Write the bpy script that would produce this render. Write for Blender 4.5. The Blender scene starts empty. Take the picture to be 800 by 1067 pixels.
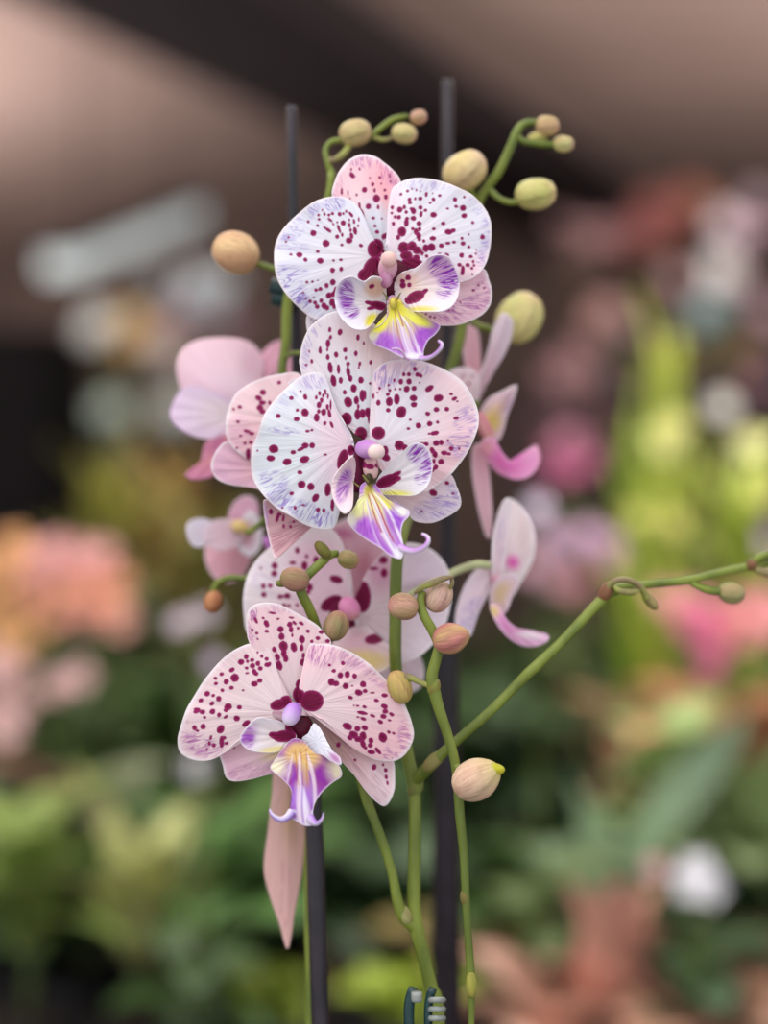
import bpy, math, random
import numpy as np
from mathutils import Vector, Matrix
random.seed(7); rng = np.random.default_rng(7)
SC = bpy.context.scene; COL = SC.collection
F = 1563.0; CX, CY = 400.0, 533.5; CZ = 1.30      # focal length in pixels, picture centre, camera height

def P(x, y, Z):                                   # picture point at distance Z (metres) -> world
    return Vector(((x-CX)/F*Z, Z, CZ-(y-CY)/F*Z))
def mm(d): return 0.600 + d/1000.0
def lin(c):
    return tuple(((v/255)/12.92 if v <= 10 else ((v/255+.055)/1.055)**2.4) for v in c)

# ------------------------------------------------------------------ objects
def link(o, parent=None):
    COL.objects.link(o)
    if parent is not None:
        o.parent = parent
        o.matrix_parent_inverse = Matrix.Translation(-abs_loc(parent))
    return o
def abs_loc(o):
    v = Vector(o.location)
    return v        # every parented piece keeps world coordinates through its parent inverse
def empty(name, loc, parent=None):
    o = bpy.data.objects.new(name, None); o.location = loc; o.empty_display_size = .02
    COL.objects.link(o)
    if parent is not None:
        o.parent = parent
        o.matrix_parent_inverse = Matrix.Translation(-Vector(parent.location))
    return o
def tag(o, label=None, cat=None, group=None, kind=None):
    if label: o['label'] = label
    if cat: o['category'] = cat
    if group: o['group'] = group
    if kind: o['kind'] = kind
    return o
def newmesh(name, V, Fs, mat, parent=None, smooth=True, solid=0, loc=None):
    me = bpy.data.meshes.new(name)
    V = np.asarray(V, dtype=np.float64)
    if loc is not None: V = V - np.array(loc)[None]
    me.from_pydata(V.tolist(), [], Fs)
    if smooth: me.polygons.foreach_set('use_smooth', [True]*len(me.polygons))
    me.materials.append(mat); me.update()
    o = bpy.data.objects.new(name, me)
    if loc is not None: o.location = loc
    link(o, parent)
    if solid:
        m = o.modifiers.new('solid', 'SOLIDIFY'); m.thickness = solid; m.offset = 0
    return o
class MB:
    def __init__(s): s.V = []; s.F = []; s.n = 0
    def add(s, V, Fs):
        s.V.extend([tuple(v) for v in V]); s.F.extend([tuple(i+s.n for i in f) for f in Fs]); s.n += len(V)
    def box(s, lo, hi, M=None):
        V = [Vector((x, y, z)) for x in (lo[0], hi[0]) for y in (lo[1], hi[1]) for z in (lo[2], hi[2])]
        if M is not None: V = [M @ v for v in V]
        s.add(V, [(0,1,3,2),(4,6,7,5),(0,4,5,1),(2,3,7,6),(0,2,6,4),(1,5,7,3)])
    def build(s, name, mat, parent=None, smooth=False, bevel=0, **k):
        o = newmesh(name, s.V, s.F, mat, parent, smooth, **k)
        if bevel:
            m = o.modifiers.new('bevel', 'BEVEL'); m.width = bevel; m.segments = 2
        return o
def catmull(pts, n, closed=False):
    pts = np.asarray(pts, float); m = len(pts)
    out = []
    segs = m if closed else m-1
    k = max(4, n//segs+1)
    for i in range(segs):
        if closed: p0, p1, p2, p3 = pts[i-1], pts[i], pts[(i+1) % m], pts[(i+2) % m]
        else: p0, p1, p2, p3 = pts[max(i-1,0)], pts[i], pts[i+1], pts[min(i+2, m-1)]
        t = np.linspace(0, 1, k, endpoint=False)[:, None]
        out.append(.5*((2*p1)+(-p0+p2)*t+(2*p0-5*p1+4*p2-p3)*t**2+(-p0+3*p1-3*p2+p3)*t**3))
    out = np.vstack(out)
    if not closed: out = np.vstack([out, pts[-1]])
    loop = np.vstack([out, out[:1]]) if closed else out
    d = np.r_[0, np.cumsum(np.linalg.norm(np.diff(loop[:, :min(3, loop.shape[1])], axis=0), axis=1))]
    s = np.linspace(0, d[-1], n, endpoint=not closed)
    return np.stack([np.interp(s, d, loop[:, j]) for j in range(loop.shape[1])], 1)
def tube(mb, path, sides=12, cap=True):           # path rows: x y z r
    path = np.asarray(path, float); n = len(path)
    T = np.gradient(path[:, :3], axis=0); T /= np.linalg.norm(T, axis=1)[:, None]+1e-12
    up = np.array([0.03, 1, .02]); V = []
    for i in range(n):
        a = np.cross(T[i], up); a /= np.linalg.norm(a)+1e-9; b = np.cross(T[i], a)
        for k in range(sides):
            w = 2*math.pi*k/sides
            V.append(path[i, :3]+path[i, 3]*(math.cos(w)*a+math.sin(w)*b))
    Fs = [(i*sides+k, i*sides+(k+1) % sides, (i+1)*sides+(k+1) % sides, (i+1)*sides+k) for i in range(n-1) for k in range(sides)]
    if cap: Fs += [tuple(range(sides))[::-1], tuple((n-1)*sides+k for k in range(sides))]
    mb.add(V, Fs)
def lathe(mb, prof, c, seg=28, axis=None):        # prof: (r, h)
    V = []
    for r, h in prof:
        for k in range(seg):
            w = 2*math.pi*k/seg; V.append((c[0]+r*math.cos(w), c[1]+r*math.sin(w), c[2]+h))
    Fs = [(i*seg+k, i*seg+(k+1) % seg, (i+1)*seg+(k+1) % seg, (i+1)*seg+k) for i in range(len(prof)-1) for k in range(seg)]
    Fs += [tuple(range(seg))[::-1], tuple((len(prof)-1)*seg+k for k in range(seg))]
    mb.add(V, Fs)

# ------------------------------------------------------------------ materials
class NT:
    def __init__(s, name):
        s.m = bpy.data.materials.new(name); s.m.use_nodes = True; s.t = s.m.node_tree
        s.t.nodes.clear(); s.o = s.t.nodes.new('ShaderNodeOutputMaterial')
    def n(s, typ, **k):
        d = s.t.nodes.new('ShaderNode'+typ)
        for a, v in k.items():
            if a.startswith('i_'):
                key = a[2:]; d.inputs[int(key) if key.isdigit() else key.replace('_', ' ')].default_value = v
            else: setattr(d, a, v)
        return d
    def l(s, a, b, ai=0, bi=0): s.t.links.new(a.outputs[ai], b.inputs[bi])
def mixcol(t, fac, a, b):
    m = t.n('Mix', data_type='RGBA')
    if isinstance(fac, float): m.inputs[0].default_value = fac
    else: t.t.links.new(fac, m.inputs[0])
    for v, k in ((a, 6), (b, 7)):
        if isinstance(v, tuple): m.inputs[k].default_value = v+(1,)
        else: t.t.links.new(v, m.inputs[k])
    return m.outputs[2]
def mapr(t, v, a, b, c=0., d=1., smooth=True):
    m = t.n('MapRange'); m.interpolation_type = 'SMOOTHSTEP' if smooth else 'LINEAR'
    t.t.links.new(v, m.inputs[0]); m.inputs[1].default_value = a; m.inputs[2].default_value = b
    m.inputs[3].default_value = c; m.inputs[4].default_value = d
    return m.outputs[0]
def mul(t, a, b, op='MULTIPLY'):
    m = t.n('Math', operation=op)
    for i, v in enumerate((a, b)):
        if isinstance(v, (int, float)): m.inputs[i].default_value = v
        else: t.t.links.new(v, m.inputs[i])
    return m.outputs[0]

def petal_material(name, vein=(120, 60, 190), spot=(118, 4, 60), rough=.5, transl=.2, bump=.55, fine=1.0, vs=(17, 3.4), vw=.1, mottle=None):
    t = NT(name)
    ac = t.n('Attribute', attribute_name='col'); asp = t.n('Attribute', attribute_name='spot')
    ar = t.n('Attribute', attribute_name='rim'); av = t.n('Attribute', attribute_name='pv')
    # purple vein network: branching streaks that run outward from the petal base
    m1 = t.n('Mapping'); m1.inputs['Scale'].default_value = vs+(1,); t.l(av, m1, 1)
    n1 = t.n('TexNoise'); n1.inputs['Scale'].default_value = 1; n1.inputs['Detail'].default_value = 1.5; n1.inputs['Distortion'].default_value = 1.3; t.l(m1, n1)
    rid = mul(t, mul(t, n1.outputs[0], .5, 'SUBTRACT'), 0, 'ADD')
    ab = t.n('Math', operation='ABSOLUTE'); t.t.links.new(rid, ab.inputs[0])
    line = mapr(t, ab.outputs[0], vw*.2, vw, 1., 0.)
    n1b = t.n('TexNoise'); n1b.inputs['Scale'].default_value = 2.2; t.l(m1, n1b)
    line = mul(t, line, mapr(t, n1b.outputs[0], .3, .55, .3, 1.))
    rf = mul(t, line, ar.outputs['Fac'])
    # soft pale radial grain in the tissue
    m2 = t.n('Mapping'); m2.inputs['Scale'].default_value = (26*fine, 2.2, 1); t.l(av, m2, 1)
    n2 = t.n('TexNoise'); n2.inputs['Scale'].default_value = 1; n2.inputs['Detail'].default_value = 3; t.l(m2, n2)
    g = mapr(t, n2.outputs[0], .35, .7, .965, 1.03, False)
    vm = t.n('VectorMath', operation='SCALE'); t.l(ac, vm, 0, 0); t.t.links.new(g, vm.inputs['Scale'])
    c1 = mixcol(t, rf, vm.outputs[0], lin(vein))
    # crisp maroon spots with slightly uneven outlines
    if mottle:
        m4 = t.n('TexCoord'); n4 = t.n('TexNoise'); n4.inputs['Scale'].default_value = 260; n4.inputs['Detail'].default_value = 4; t.l(m4, n4, 3)
        c1 = mixcol(t, mapr(t, n4.outputs[0], .45, .75, 0, .25), c1, lin(mottle))
    m3 = t.n('Mapping'); m3.inputs['Scale'].default_value = (30, 30, 1); t.l(av, m3, 1)
    n3 = t.n('TexNoise'); n3.inputs['Scale'].default_value = 1; t.l(m3, n3)
    sp = mul(t, asp.outputs['Fac'], mul(t, mul(t, n3.outputs[0], .5, 'SUBTRACT'), 1.3), 'ADD')
    sf = mapr(t, sp, -.75, .55)
    dark = mapr(t, sp, .3, 3.5)
    scol = mixcol(t, dark, lin((min(255,spot[0]+34), spot[1]+22, spot[2]+36)), lin(spot))
    c2 = mixcol(t, sf, c1, scol)
    bs = t.n('BsdfPrincipled'); t.t.links.new(c2, bs.inputs['Base Color'])
    bs.inputs['Roughness'].default_value = rough; bs.inputs['Specular IOR Level'].default_value = .22
    tr = t.n('BsdfTranslucent'); t.t.links.new(c2, tr.inputs[0])
    mx = t.n('MixShader'); mx.inputs[0].default_value = transl; t.l(bs, mx, 0, 1); t.l(tr, mx, 0, 2); t.l(mx, t.o)
    bp = t.n('Bump'); bp.inputs['Strength'].default_value = bump; bp.inputs['Distance'].default_value = .0006
    t.l(n2, bp, 0, 'Height'); t.l(bp, bs, 0, 'Normal')
    return t.m
def simple(name, c, c2=None, rough=.6, scale=8, spec=.4, emit=0, transl=0, stretch=None, bump=0):
    t = NT(name); bs = t.n('BsdfPrincipled')
    bs.inputs['Roughness'].default_value = rough; bs.inputs['Specular IOR Level'].default_value = spec
    tc = t.n('TexCoord'); mp = t.n('Mapping'); t.l(tc, mp, 3)
    if stretch: mp.inputs['Scale'].default_value = stretch
    nz = t.n('TexNoise'); nz.inputs['Scale'].default_value = scale; nz.inputs['Detail'].default_value = 4; t.l(mp, nz)
    if c2 is None: c2 = tuple(v*.86 for v in c)
    col = mixcol(t, mapr(t, nz.outputs[0], .35, .65), lin(c), lin(c2))
    t.t.links.new(col, bs.inputs['Base Color'])
    if emit:
        bs.inputs['Emission Color'].default_value = lin(c)+(1,); bs.inputs['Emission Strength'].default_value = emit
    if bump:
        bp = t.n('Bump'); bp.inputs['Strength'].default_value = bump; bp.inputs['Distance'].default_value = .002
        t.l(nz, bp, 0, 'Height'); t.l(bp, bs, 0, 'Normal')
    if transl:
        tr = t.n('BsdfTranslucent'); t.t.links.new(col, tr.inputs[0])
        mx = t.n('MixShader'); mx.inputs[0].default_value = transl; t.l(bs, mx, 0, 1); t.l(tr, mx, 0, 2); t.l(mx, t.o)
    else: t.l(bs, t.o)
    return t.m
M_PET = petal_material('orchid_petal')
M_PETP = petal_material('orchid_petal_pink', vein=(172, 72, 160))
M_SEPB = petal_material('orchid_sepal_underside', vein=(150, 66, 106), fine=1.6, vs=(22, 1.6))
M_LIP = petal_material('orchid_lip', rough=.38, transl=.15, bump=.2, fine=1.5, vein=(150, 50, 200))
M_LOBE = petal_material('orchid_side_lobe', vein=(146, 40, 178), bump=.2, vs=(12, 3.2), vw=.17)
M_BUD = petal_material('orchid_bud', vein=(150, 95, 90), rough=.45, transl=.08, bump=.6, fine=.6, vs=(7, 2), vw=.12, mottle=(150, 96, 84))
M_STEM = simple('stem_green', (122, 134, 50), (92, 106, 38), rough=.45, scale=90, stretch=(1, 1, .3))
M_STEMD = simple('stem_olive', (112, 124, 58), (92, 104, 50), rough=.5, scale=90, stretch=(1, 1, .3))
M_PEDI = simple('pedicel_pale_green', (186, 190, 140), (170, 172, 128), rough=.5, scale=60)
M_NODE = simple('stem_node_brown', (120, 84, 66), (150, 140, 80), rough=.6, scale=150)
M_BRACT = simple('bract_green', (160, 165, 80), (140, 120, 90), rough=.55, scale=120, transl=.15)
M_STAKE = simple('stake_plastic', (40, 32, 40), (30, 24, 31), rough=.28, scale=60)
M_CLIP = simple('clip_green', (28, 62, 62), (22, 50, 52), rough=.3, scale=40)
M_CLIPS = simple('clip_spring', (150, 155, 150), rough=.3, scale=60)

# ------------------------------------------------------------------ painted petals
K = 120/800
def S(ox, oy, L, k=K):                            # spots read in an enlarged tile: x y rx [ry [angle]]
    out = []
    for s in L:
        s = list(s)
        if len(s) == 3: s += [s[2], 0]
        if len(s) == 4: s += [0]
        out.append((ox+s[0]*k, oy+s[1]*k, s[2]*k, s[3]*k, s[4]))
    return out
def smooth(x, a, b):
    t = np.clip((x-a)/(b-a), 0, 1); return t*t*(3-2*t)
def ell(X, Y, e):                                 # signed distance (px, + inside) of an ellipse
    x, y, rx, ry, an = e; a = math.radians(an)
    u = (X-x)*math.cos(a)+(Y-y)*math.sin(a); v = -(X-x)*math.sin(a)+(Y-y)*math.cos(a)
    q = np.sqrt((u/rx)**2+(v/ry)**2)
    g = np.sqrt((u/rx**2)**2+(v/ry**2)**2)+1e-6
    return (1-q)*q/np.maximum(g, 1e-3)*1.0 if False else (1-q)*np.where(q > .3, q/g, min(rx, ry))
def petal(name, parent, outline, base, Z0, tip=0, cup=0, bow=0, ruf=0, rk=5, ph=0, ridge=.5, inner=(238, 232, 238), outer=(240, 234, 242),
          paint=(), spots=(), rim=(), rim0=0., edge=(246, 236, 240), edge_w=.035, mat=None, n=220, nr=60, thick=.45, fold=0, axis=None, vein=1.0):
    out = catmull(outline, n, True)
    b = np.array(base, float)
    cen = np.array(axis, float) if axis is not None else out.mean(0)
    ax = cen-b; ax /= np.linalg.norm(ax)+1e-9; pr = np.array([-ax[1], ax[0]])
    L = np.max((out-b)@ax)
    r = (np.arange(1, nr+1)/nr)**.92
    XY = b[None, None]+r[:, None, None]*(out[None]-b)
    R = np.repeat(r[:, None], n, 1)
    X = np.r_[b[0], XY[:, :, 0].ravel()]; Y = np.r_[b[1], XY[:, :, 1].ravel()]; R = np.r_[0, R.ravel()]
    dx, dy = X-b[0], Y-b[1]
    along = (dx*ax[0]+dy*ax[1])/L; lat = (dx*pr[0]+dy*pr[1])/L
    th = np.arctan2(lat, along)
    q = np.sqrt(along**2+lat**2)
    Z = Z0+tip*along+bow*along*along+cup*(lat*2)**2+fold*np.abs(lat*2)
    Z += ruf*R**4*np.sin(th*rk+ph)+ruf*.4*R**6*np.sin(th*rk*2.7+ph*2)
    Z += ridge*np.sin(th*19+2*np.sin(th*5+ph))*R*(1-R*.5)*.5
    Zm = mm(Z)
    V = np.stack([(X-CX)/F*Zm, Zm, CZ-(Y-CY)/F*Zm], 1)
    Fs = [(0, 1+(k+1) % n, 1+k) for k in range(n)]
    for i in range(nr-1):
        a = 1+i*n; c = a+n
        Fs += [(a+k, a+(k+1) % n, c+(k+1) % n, c+k) for k in range(n)]
    o = newmesh(name, V, Fs, mat or M_PET, parent, True, thick/1000)
    i_, o_ = np.array(lin(inner)), np.array(lin(outer))
    C = i_[None]*(1-smooth(R, .15, .95))[:, None]+o_[None]*smooth(R, .15, .95)[:, None]
    for p in paint:
        kind, c = p[0], np.array(lin(p[1]))
        if kind == 'E':
            x, y, rx, ry, an, so = p[2:8]; a = math.radians(an)
            u = ((X-x)*math.cos(a)+(Y-y)*math.sin(a))/rx; v = (-(X-x)*math.sin(a)+(Y-y)*math.cos(a))/ry
            f = 1-smooth(np.sqrt(u*u+v*v), 1-so, 1+so)
            if len(p) > 8: f = f*p[8]
        elif kind == 'W':
            x1, y1, x2, y2, h0, h1, h2, cnt, phs, shp, stg = p[2:13]; d = np.array([x2-x1, y2-y1], float); LL = np.hypot(*d); d /= LL
            t = ((X-x1)*d[0]+(Y-y1)*d[1])/LL; lt = -(X-x1)*d[1]+(Y-y1)*d[0]
            tc = np.clip(t, 0, 1); hw = h0*(1-tc)**2+2*h1*tc*(1-tc)+h2*tc**2; u = lt/hw
            f = smooth(np.sin(u*cnt*math.pi+phs+.5*np.sin(7*t)), shp, 1)*(1-smooth(np.abs(u), .75, 1.1))*smooth(t, 0, .1)*(1-smooth(t, .9, 1.05))*stg
        else:
            x1, y1, x2, y2, w1, w2 = p[2:8]; d = np.array([x2-x1, y2-y1], float); LL = d@d
            t = np.clip(((X-x1)*d[0]+(Y-y1)*d[1])/LL, 0, 1)
            dist = np.hypot(X-x1-t*d[0], Y-y1-t*d[1]); w = w1+(w2-w1)*t
            f = 1-smooth(dist/w, .4, 1.3)
            if len(p) > 8: f = f*p[8]
        C = C*(1-f[:, None])+c[None]*f[:, None]
    e = smooth(R, 1-edge_w*1.6, 1-edge_w*.2)[:, None]*.8
    C = C*(1-e)+np.array(lin(edge))[None]*e
    sp = np.full(len(X), -4.)
    for s in spots: sp = np.maximum(sp, ell(X, Y, s))
    sp = np.where(sp > -3.9, sp+.32, sp)
    rm = rim0*smooth(R, .6, .92)
    for (x, y, rx, ry, an, st) in rim:
        a = math.radians(an)
        u = ((X-x)*math.cos(a)+(Y-y)*math.sin(a))/rx; v = (-(X-x)*math.sin(a)+(Y-y)*math.cos(a))/ry
        rm = np.maximum(rm, st*(1-smooth(np.sqrt(u*u+v*v), .55, 1.05)))
    rm = rm*(1-smooth(R, .965, .995))
    set_attr(o.data, C, sp, rm, np.stack([th, q*L/100, np.full(len(X), (X[0]*.37+Y[0]*.11) % 9)], 1))
    return o
def set_attr(me, C, sp, rm, pv):
    N = len(me.vertices)
    a = me.attributes.new('col', 'FLOAT_COLOR', 'POINT'); a.data.foreach_set('color', np.c_[C, np.ones(N)].astype(np.float32).ravel())
    a = me.attributes.new('spot', 'FLOAT', 'POINT'); a.data.foreach_set('value', np.asarray(sp, np.float32))
    a = me.attributes.new('rim', 'FLOAT', 'POINT'); a.data.foreach_set('value', np.asarray(rm, np.float32))
    a = me.attributes.new('pv', 'FLOAT_VECTOR', 'POINT'); a.data.foreach_set('vector', np.asarray(pv, np.float32).ravel())
def blob(name, parent, c, Z, rx, ry, rz, ang=0, col=(240, 200, 205), col2=None, tipc=None, mat=None, spots=(), rim=.0, lobes=0, point=0., seg=40, rows=28, tilt=0, flat=0, tip0=.62):
    """rounded organ (bud, anther cap); long axis = ang in the picture plane (0 = to the right), tilt leans it towards the viewer"""
    col2 = col2 or col; tipc = tipc or col
    s = Z/F
    V = []; C = []; pv = []
    a, ti = math.radians(ang), math.radians(tilt)
    ex = Vector((math.cos(a)*math.cos(ti), -math.sin(ti), -math.sin(a)*math.cos(ti)))
    ez0 = Vector((0, 1, 0)); ey = ez0.cross(ex).normalized(); ez = ex.cross(ey).normalized()
    ctr = P(c[0], c[1], Z)
    c1, c2, c3 = (np.array(lin(v)) for v in (col, col2, tipc))
    for i in range(rows+1):
        t = i/rows; w = math.pi*t
        h = -math.cos(w); rr = math.sin(w)**(.9)
        if point: rr *= 1-point*max(0, h)**2*.55; h = h*(1+point*.12*max(0, h))
        for k in range(seg):
            f = 2*math.pi*k/seg
            m = 1+(-.06*abs(math.cos(1.5*f+.6+1.2*t))**10*1.6 if lobes else 0)
            p = ctr+ex*(h*rx*s)+ey*(math.cos(f)*rr*ry*s*m)+ez*(math.sin(f)*rr*rz*s*m)
            V.append(p)
            q = .5+.5*math.sin(f*3+4*t)
            cc = c1*(1-q*.6)+c2*q*.6
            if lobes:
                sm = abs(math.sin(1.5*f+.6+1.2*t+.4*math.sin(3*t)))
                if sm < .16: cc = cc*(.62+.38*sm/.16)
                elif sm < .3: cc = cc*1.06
            tt = max(0, (t-tip0)/(1-tip0))**1.3; cc = cc*(1-tt)+c3*tt
            C.append(cc); pv.append((f*.9, t*.5, (c[0] % 7)))
    Fs = [(i*seg+k, i*seg+(k+1) % seg, (i+1)*seg+(k+1) % seg, (i+1)*seg+k) for i in range(rows) for k in range(seg)]
    o = newmesh(name, [tuple(v) for v in V], Fs, mat or M_BUD, parent)
    sp = np.full(len(V), -4.)
    if spots:
        A = np.array([tuple(v) for v in V]); X = CX+A[:, 0]/A[:, 1]*F; Y = CY-(A[:, 2]-CZ)/A[:, 1]*F
        for e in spots: sp = np.maximum(sp, ell(X, Y, e))
        sp[A[:, 1] > Z] = -4
    set_attr(o.data, np.array(C), sp, np.full(len(V), rim), np.array(pv))
    return o
def stem(name, parent, pts, mat=None, sides=14, n=None):     # pts: x y mm-offset radius(px)
    pts = np.array(pts, float)
    q = catmull(pts, n or max(24, len(pts)*10))
    W = np.array([tuple(P(a[0], a[1], mm(a[2])))+(a[3]*mm(a[2])/F,) for a in q])
    mb = MB(); tube(mb, W, sides)
    return mb.build(name, mat or M_STEM, parent, smooth=True)
def ribbon(name, parent, pts, mat=None, col=(240, 230, 245), col2=(190, 120, 210), thick=.5):  # tapering curled strip, tube-like
    q = catmull(np.array(pts, float), 50)
    W = np.array([tuple(P(a[0], a[1], mm(a[2])))+(a[3]*mm(a[2])/F,) for a in q])
    mb = MB(); tube(mb, W, 12)
    o = mb.build(name, mat or M_LIP, parent, smooth=True)
    N = len(mb.V); A = np.array(mb.V); k = (np.arange(N) % 12)
    f = (.5+.5*np.cos(k/12*2*math.pi*1))[:, None]
    C = np.array(lin(col))[None]*(1-f)+np.array(lin(col2))[None]*f
    set_attr(o.data, C, np.full(N, -4.), np.zeros(N), np.c_[k/12, np.arange(N)/N, np.zeros(N)])
    return o

MAR = (112, 10, 62)
# ================================================================== left orchid
BZ = .800     # bench top
left = empty('orchid_plant', (P(318, 0, .66).x, .63, BZ))
tag(left, 'spotted moth orchid with large open blooms tied to the purple-black stake, left of the pair', 'orchid')
def flower(parent, c, Z, label=None):
    f = empty('flower', P(c[0], c[1], mm(Z)), parent)
    f.location = P(c[0], c[1], mm(Z))
    if label: f['label'] = label
    return f

# ---- flower 1 (top)
f1 = flower(left, (405, 275), 2, 'topmost bloom, white petals with maroon spots and a yellow and violet lip')
petal('dorsal_sepal', f1, [(346,204),(347.5,193),(353.5,178.5),(364,166.5),(377.5,161),(391,163.5),(400,169.5),(409,177),(417,188),(421,210),(416,240),(408,262),(396,270),(380,262),(365,245),(352,225)],
      (398, 262), 4, tip=-2, bow=6, cup=3, ruf=.6, ridge=.5, inner=(240,236,240), outer=(246,206,214), axis=(378,170),
      paint=[('E',(248,184,194),398,190,16,26,0,.8),('E',(226,226,238),392,235,10,26,-10,.8)], mat=M_PETP,
      spots=S(280,150,[(580,220,22,14,45),(572,178,7),(630,175,5,9,-20),(665,320,17),(610,355,7),(722,282,11),(735,325,7,14),(748,380,23,26),(692,435,17,18),(760,440,8,13),(507,332,6,22),(550,340,3,14),(565,380,4,7),(725,515,11,8),(738,570,10,8),(753,612,14,11),(770,235,8),(780,278,5),(702,238,5),(652,500,10,45,-12),(672,570,6,22,-18),(630,430,6,20,-10),(785,520,5),(797,645,12,18)])
      +S(400,150,[(40,222,4,14),(45,262,4,8),(85,285,5),(5,322,8),(12,370,11,16),(18,640,24,18)])+[(391,259,8,10,20),(399,268,9,8,0)],
      rim=[(350,195,8,22,10,.45),(385,168,30,9,0,.6),(404,180,12,20,-30,.6)])
petal('petal', f1, [(286,261),(289,249),(296.5,237),(310,223.5),(325,211.5),(340,206),(352,205),(364,208),(373,216),(379,226),(385,241),(391,252),(398,262),(397,272),(388,288),(375,306),(360,322),(345,332),(330,333),(320.5,328.5),(307,316.5),(296.5,304.5),(289,291),(286,277.5)],
      (391, 267), 0, tip=-1, bow=5, cup=1.5, ruf=1.1, rk=6, axis=(320,268), n=280, nr=80,
      inner=(238,232,238), outer=(232,230,242),
      spots=S(280,150,[(398,692,23),(310,620,19),(517,550,16),(475,645,12),(558,672,22,19),(640,706,13,10,20),(508,702,9,8),(213,772,20,16),(154,769,9,7),(340,748,11,9),(275,540,8),(345,495,7),(350,525,9,7),(340,567,9,7),(138,650,6),(120,680,6),(387,488,6,12,-10),(418,495,8),(442,485,8,10),(492,488,11,13),(518,485,5,8),(538,470,6,9),(570,492,8,20,-35),(425,528,7,18,-55),(448,558,4,8,-30),(388,582,10,6,20),(415,600,9,22,-55),(475,545,5),(487,590,7,28,-20),(510,632,6,12),(560,565,8,14),(592,540,6,14,-10),(568,600,6,12),(600,605,12,24,-8),(575,640,10,20,-10),(560,530,4,8),(625,525,4,12),(620,570,4,8),(372,460,4,6)])
      +S(280,270,[(255,5,12),(358,12,22,17),(450,10,7),(500,5,10,7),(443,78,15,17),(503,70,11,15),(445,160,18,20),(402,184,13,16),(358,207,12,13),(328,215,11,10),(265,160,9,8),(303,157,7),(340,148,4),(240,232,6),(258,273,6),(313,265,5),(287,293,11),(322,303,12),(365,288,12,14),(337,330,14),(385,325,18,20),(405,338,14,16),(418,253,18,20),(447,245,14,18),(440,300,18,24),(455,325,12,20),(460,215,8,25,20)])
      +[(388,280,9,13,25),(391,260,8,9,0),(381,287,8,7,0)],
      rim=[(347,212,14,10,0,.75),(318,224,22,9,-35,.5),(305,243,18,9,-35,.45),(305,258,26,5,0,.35),(300,284,30,9,5,.6),(305,300,18,14,35,.7),(311,312,16,12,40,.75),(330,328,16,8,10,.2)])
petal('petal', f1, [(406,207),(409,196.5),(416.5,190.5),(430,186),(445,186),(463,190),(479.5,196.5),(493,204),(505,217.5),(511,231),(511.7,247.5),(509,266),(505,277),(498,286),(488,292),(476,294),(460,291),(440,284),(420,276),(406,272),(401,262),(403,245),(404,225)],
      (407, 264), 0, tip=0, bow=4, cup=1.5, ruf=1.0, rk=5, ph=1, axis=(465,235), n=280, nr=80,
      inner=(242,232,240), outer=(236,232,242), paint=[('E',(250,216,224),492,282,26,12,-30,.9,.8),('E',(248,214,226),410,215,7,34,0,.9,.6)],
      spots=S(400,150,[(118,352,8),(163,328,9,8),(194,313,4,7),(226,322,4,7),(253,332,4),(293,352,8,16,10),(338,345,3),(387,360,10,9),(343,387,11,12),(320,411,8,7),(252,380,13,11),(217,382,6,10),(178,390,10,14),(180,410,12,8),(492,386,13,14),(556,370,8,7),(547,446,19),(556,500,18,15,-20),(499,436,11,9),(442,450,8,6),(343,493,20,17),(410,553,13,11),(345,591,10,8),(447,612,24,18),(480,602,15,12),(615,547,9,10),(587,630,6),(683,648,15,14),(540,655,9,8),(548,692,15,12),(589,716,9),(485,683,10,8),(442,690,16,9),(398,707,16,14),(338,657,19,14),(330,718,24,26),(290,725,20,25),(640,735,5),(638,763,7,5),(602,783,12,10),(538,775,14,15),(435,772,16,10),(385,765,12,6),(57,443,9,12),(54,482,8,7),(110,458,18),(142,440,10,12),(155,474,9,10),(103,510,14,13),(77,508,8,10),(65,555,9,12,-10),(203,465,16,22,-20),(204,518,17,15),(160,520,12,12),(155,550,14,24),(253,443,14,12),(288,462,11,9),(257,490,10,20,10),(242,553,15),(125,610,28,32),(98,650,12,16),(188,450,8),(200,590,10,10),(222,610,14,22),(248,592,10,14),(240,640,16,22),(245,665,10,12),(276,675,9,10),(295,780,10),(135,720,36,38),(195,710,29,32),(230,740,30,26),(155,775,40,32),(225,790,22,20),(265,760,10,15)])
      +S(400,270,[(523,40,12,11),(580,42,14,12),(545,80,12,32,5),(610,65,8),(613,105,6),(625,45,8),(618,18,8,10),(200,30,75,38,10)]),
      rim=[(445,192,32,8,0,.4),(498,215,10,16,-35,.3),(506,245,7,22,0,.55),(502,268,8,14,10,.5)])
petal('lateral_sepal', f1, [(503.5,280),(509.5,292.5),(512.5,304.5),(511,316.5),(503.5,327),(490,334.5),(475,339),(457,339),(445,335.5),(434.5,330),(424,322),(418,310),(430,297),(450,286),(480,276)],
      (425, 313), 5, tip=2, bow=2, cup=1.5, ruf=.6, axis=(480,310), mat=M_PETP, inner=(246,222,224), outer=(246,208,220),
      paint=[('E',(236,225,140),432,327,14,5,25,.6)], spots=S(400,270,[(655,183,7),(620,218,10,8),(693,202,6),(530,303,5),(450,357,5),(265,365,7),(292,382,6),(320,400,7),(350,405,5)]),
      rim=[(480,322,38,14,-15,.85),(503,305,10,20,0,.7)])
petal('lateral_sepal', f1, [(321,327),(320,345),(328,356),(348,345),(378,318),(396,302),(396,288),(370,300),(340,320)], (390,296), 6, tip=2, axis=(330,345), inner=(242,222,226), outer=(236,226,234),
      spots=[(327,337,1.2,1,0),(325,333,1,.8,0)], n=120, nr=24)
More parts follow.
